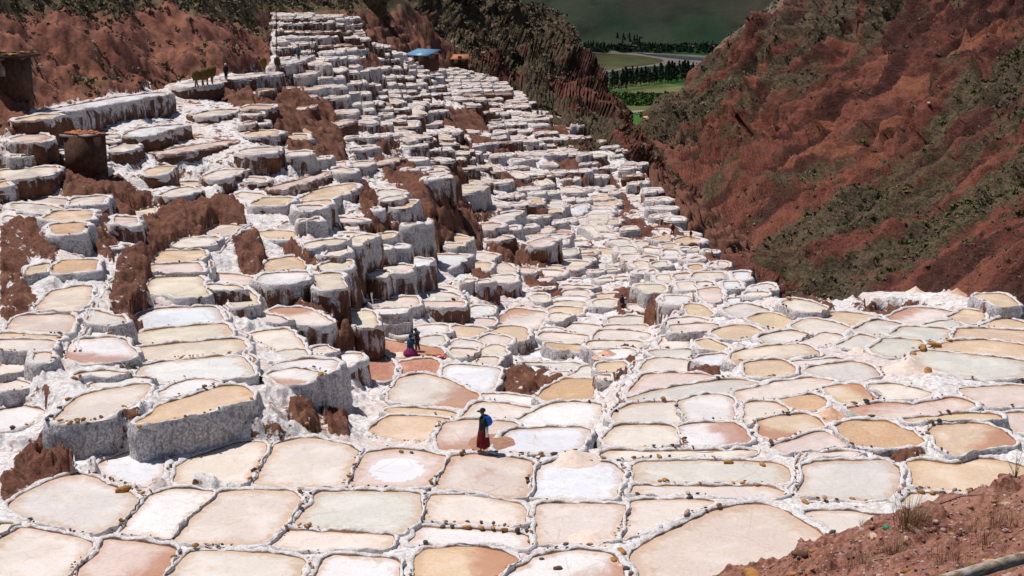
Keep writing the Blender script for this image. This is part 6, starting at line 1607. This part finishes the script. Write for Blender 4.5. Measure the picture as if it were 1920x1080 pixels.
for k in range(5200):
    x = r.uniform(1300, 1960); y = r.uniform(880, 1160); s_ = np.interp(x, [a for a, b in SB], [b for a, b in SB])
    if y < s_+2: continue
    q = bank_pt(x, y); sz = r.choice([.006, .011, .02, .034], p=[.52, .33, .12, .03])*r.uniform(.8, 1.3); j = r.integers(0, 6); V = sv[j].reshape(-1, 3)*sz; a = r.uniform(0, 6.28)
    V = np.c_[V[:, 0]*math.cos(a)-V[:, 1]*math.sin(a), V[:, 0]*math.sin(a)+V[:, 1]*math.cos(a), V[:, 2]]+q+[0, 0, sz*.2]; pv.append(V); pf.append(sf[j]+of); pm.append(np.full(len(sf[j]), r.choice([0, 1, 2, 3, 4], p=[.06, .22, .12, .3, .3]))); of += len(V)
o = link('gravel', mesh_np('gravel', np.vstack(pv), np.vstack(pf), False, None, np.concatenate(pm)), [SM[0], SM[1], SM[2], flat_mat('pale_pebble', (.45, .33, .28), .9, .3, 30), flat_mat('pink_pebble', (.33, .16, .12), .9, .3, 30)]); tag(o, 'loose pebbles and clods strewn over the near red bank', 'gravel', kind='stuff')
for k, (x, y, w_, kk, lb) in enumerate([(1545,1045,.05,0,'flat ochre rock on the near red bank'),(1412,1082,.10,0,'long ochre rock at the foot of the near bank'),(1883,905,.07,2,'dark brown clod on the skyline of the near bank'),(1600,1030,.05,1,'small orange stone on the near bank'),(1500,1040,.07,2,'dark overhanging clod at the left brow of the near bank'),(1860,1060,.07,4,'pale stone above the wooden rail'),(1640,1022,.06,4,'pale stone left of the dry grass'),(1715,1010,.06,4,'pale stone right of the dry grass'),(1895,940,.07,4,'pale stone on the right part of the near bank')]):
    q = bank_pt(x, y); o = put_stone(None, q+np.array([0, 0, w_*.2]), w_, kk, 'rock'); tag(o, lb, 'rock', 'rocks on the near bank')
# dry grass tufts and twigs
M_hay = leaf_mat('dry_grass_blades', (.20, .125, .06), (.30, .21, .11)); M_grn = leaf_mat('green_leaves', (.05, .11, .02), (.09, .15, .04))
def tuft(x, y, n, hgt, spread, mat, label, cat='grass tuft', name='grass_tuft', seed=0, wid=.0022):
    r = np.random.default_rng(seed); q = bank_pt(x, y); V = []; Fc = []
    for k in range(n):
        a = r.uniform(0, 6.28); b0 = np.array([math.cos(a), math.sin(a), 0])*r.uniform(0, spread); ln = np.array([math.cos(a), math.sin(a), 0])*r.uniform(.1, .7)*hgt; hh = hgt*r.uniform(.5, 1.1); wv = np.array([-math.sin(a), math.cos(a), 0])*wid
        for t in range(4):
            u = t/3; c_ = b0+ln*u*u+np.array([0, 0, hh*u]); w_ = wv*(1-u*.85); V += [c_-w_, c_+w_]
        i0 = len(V)-8; Fc += [(i0+2*t, i0+2*t+1, i0+2*t+3, i0+2*t+2) for t in range(3)]
    V = np.array(V); o = link(name, mesh_np(name, V, np.array(Fc), False, dict(shade=np.repeat(r.uniform(.6, 1.3, n), 8), hue=np.repeat(r.random(n), 8))), mat, None, q-np.array([0, 0, .01])); tag(o, label, cat, 'dry tufts on the near bank'); return o
for k, (x, y, n, hg, sp, lb) in enumerate([(1700,1010,170,.34,.14,'largest dry grass tuft on the near bank'),(1680,1030,120,.26,.16,'low dry tuft left of the largest one'),(1725,1000,100,.26,.12,'dry tuft right of the largest one'),(1830,1000,60,.22,.10,'dry tuft in the middle right of the bank'),(1868,1000,60,.26,.08,'thin upright dry tuft right of the middle'),
    (1800,1040,90,.16,.2,'low tuft just above the rail'),(1850,1030,90,.15,.2,'spreading tuft above the right of the rail'),(1620,1072,60,.2,.1,'dry stalks at the bottom of the bank'),(1600,1075,30,.26,.05,'tall thin stalks near the bottom of the bank'),(1900,980,50,.16,.12,'small dry tuft at the right edge'),(1765,1060,70,.14,.2,'low tuft at the left end of the rail'),(1615,975,14,.15,.03,'few stalks on the skyline of the bank')]):
    tuft(x, y, n, hg, sp, M_hay, lb, seed=k)
tuft(1905, 898, 11, .34, .03, M_grn, 'small green plant at the right edge above the bank', 'plant', 'small_plant', 77, .004)
q = bank_pt(1663, 1008); o = add('plastic_scrap', loft([(0, 0, 0, .03, .025), (.01, 0, .02, .045, .03), (0, .01, .04, .02, .03)], 7, .2), cm('green_plastic', (.02, .22, .12), .4), None, False, q); tag(o, 'bit of green plastic litter on the near bank', 'litter')
q = bank_pt(1668, 990); o = add('plastic_scrap', loft([(0, 0, 0, .04, .03), (.01, 0, .03, .05, .04), (0, .01, .05, .02, .03)], 7, .2), cm('navy_plastic', (.02, .03, .05), .4), None, False, q); tag(o, 'dark blue scrap of litter on the near bank', 'litter')
for k in range(8):
    x, y = [(1650,1000),(1700,1040),(1560,1060),(1760,985),(1840,960),(1640,1060),(1800,1020),(1720,960)][k]; q = bank_pt(x, y)+np.array([0, 0, .03]); d = np.array([r.uniform(.3, .5), r.uniform(-.15, .15), r.uniform(-.05, .12)])
    o = add('twig', tube([q*0, d*.5+[0, 0, .03], d], [.006, .005, .003], 5), WOOD, None, True, q); tag(o, 'dry twig lying on the near red bank', 'twig', 'twigs on the near bank')
# weathered rail
A_, B_ = at_D(1560, 1148, 4.4), at_D(2080, 1000, 5.4); n_ = 60; t_ = np.linspace(0, 1, n_)[:, None]; L_ = A_+(B_-A_)*t_; rr = .024*(1+.06*fbm(np.c_[t_*9, t_*0, t_*0], 3))
V, Fc = tube(L_, rr, 20); V[:n_*20] += (fbm(V[:n_*20]*np.array([9, 9, 30]), 3)*.0025)[:, None]
mr = NT('weathered_rail_wood', .75, .3); gr1 = mr.noise(60., 5, .7, sc3=(.10, .25, 1.)); gr2 = mr.noise(7., 4, .6); c = mr.mix(mr.ramp(gr1, .35, .65), (.16, .095, .05), (.42, .35, .28)); c = mr.mix(mr.ramp(gr2, .5, .68, 0, .8), c, (.55, .50, .46)); nn_ = mr.t.nodes.new('ShaderNodeNewGeometry')
rail = add('handrail', (V, Fc), mr.done(c, mr.bump(gr1, .6, .004))); tag(rail, 'weathered wooden handrail crossing the bottom right corner', 'handrail')
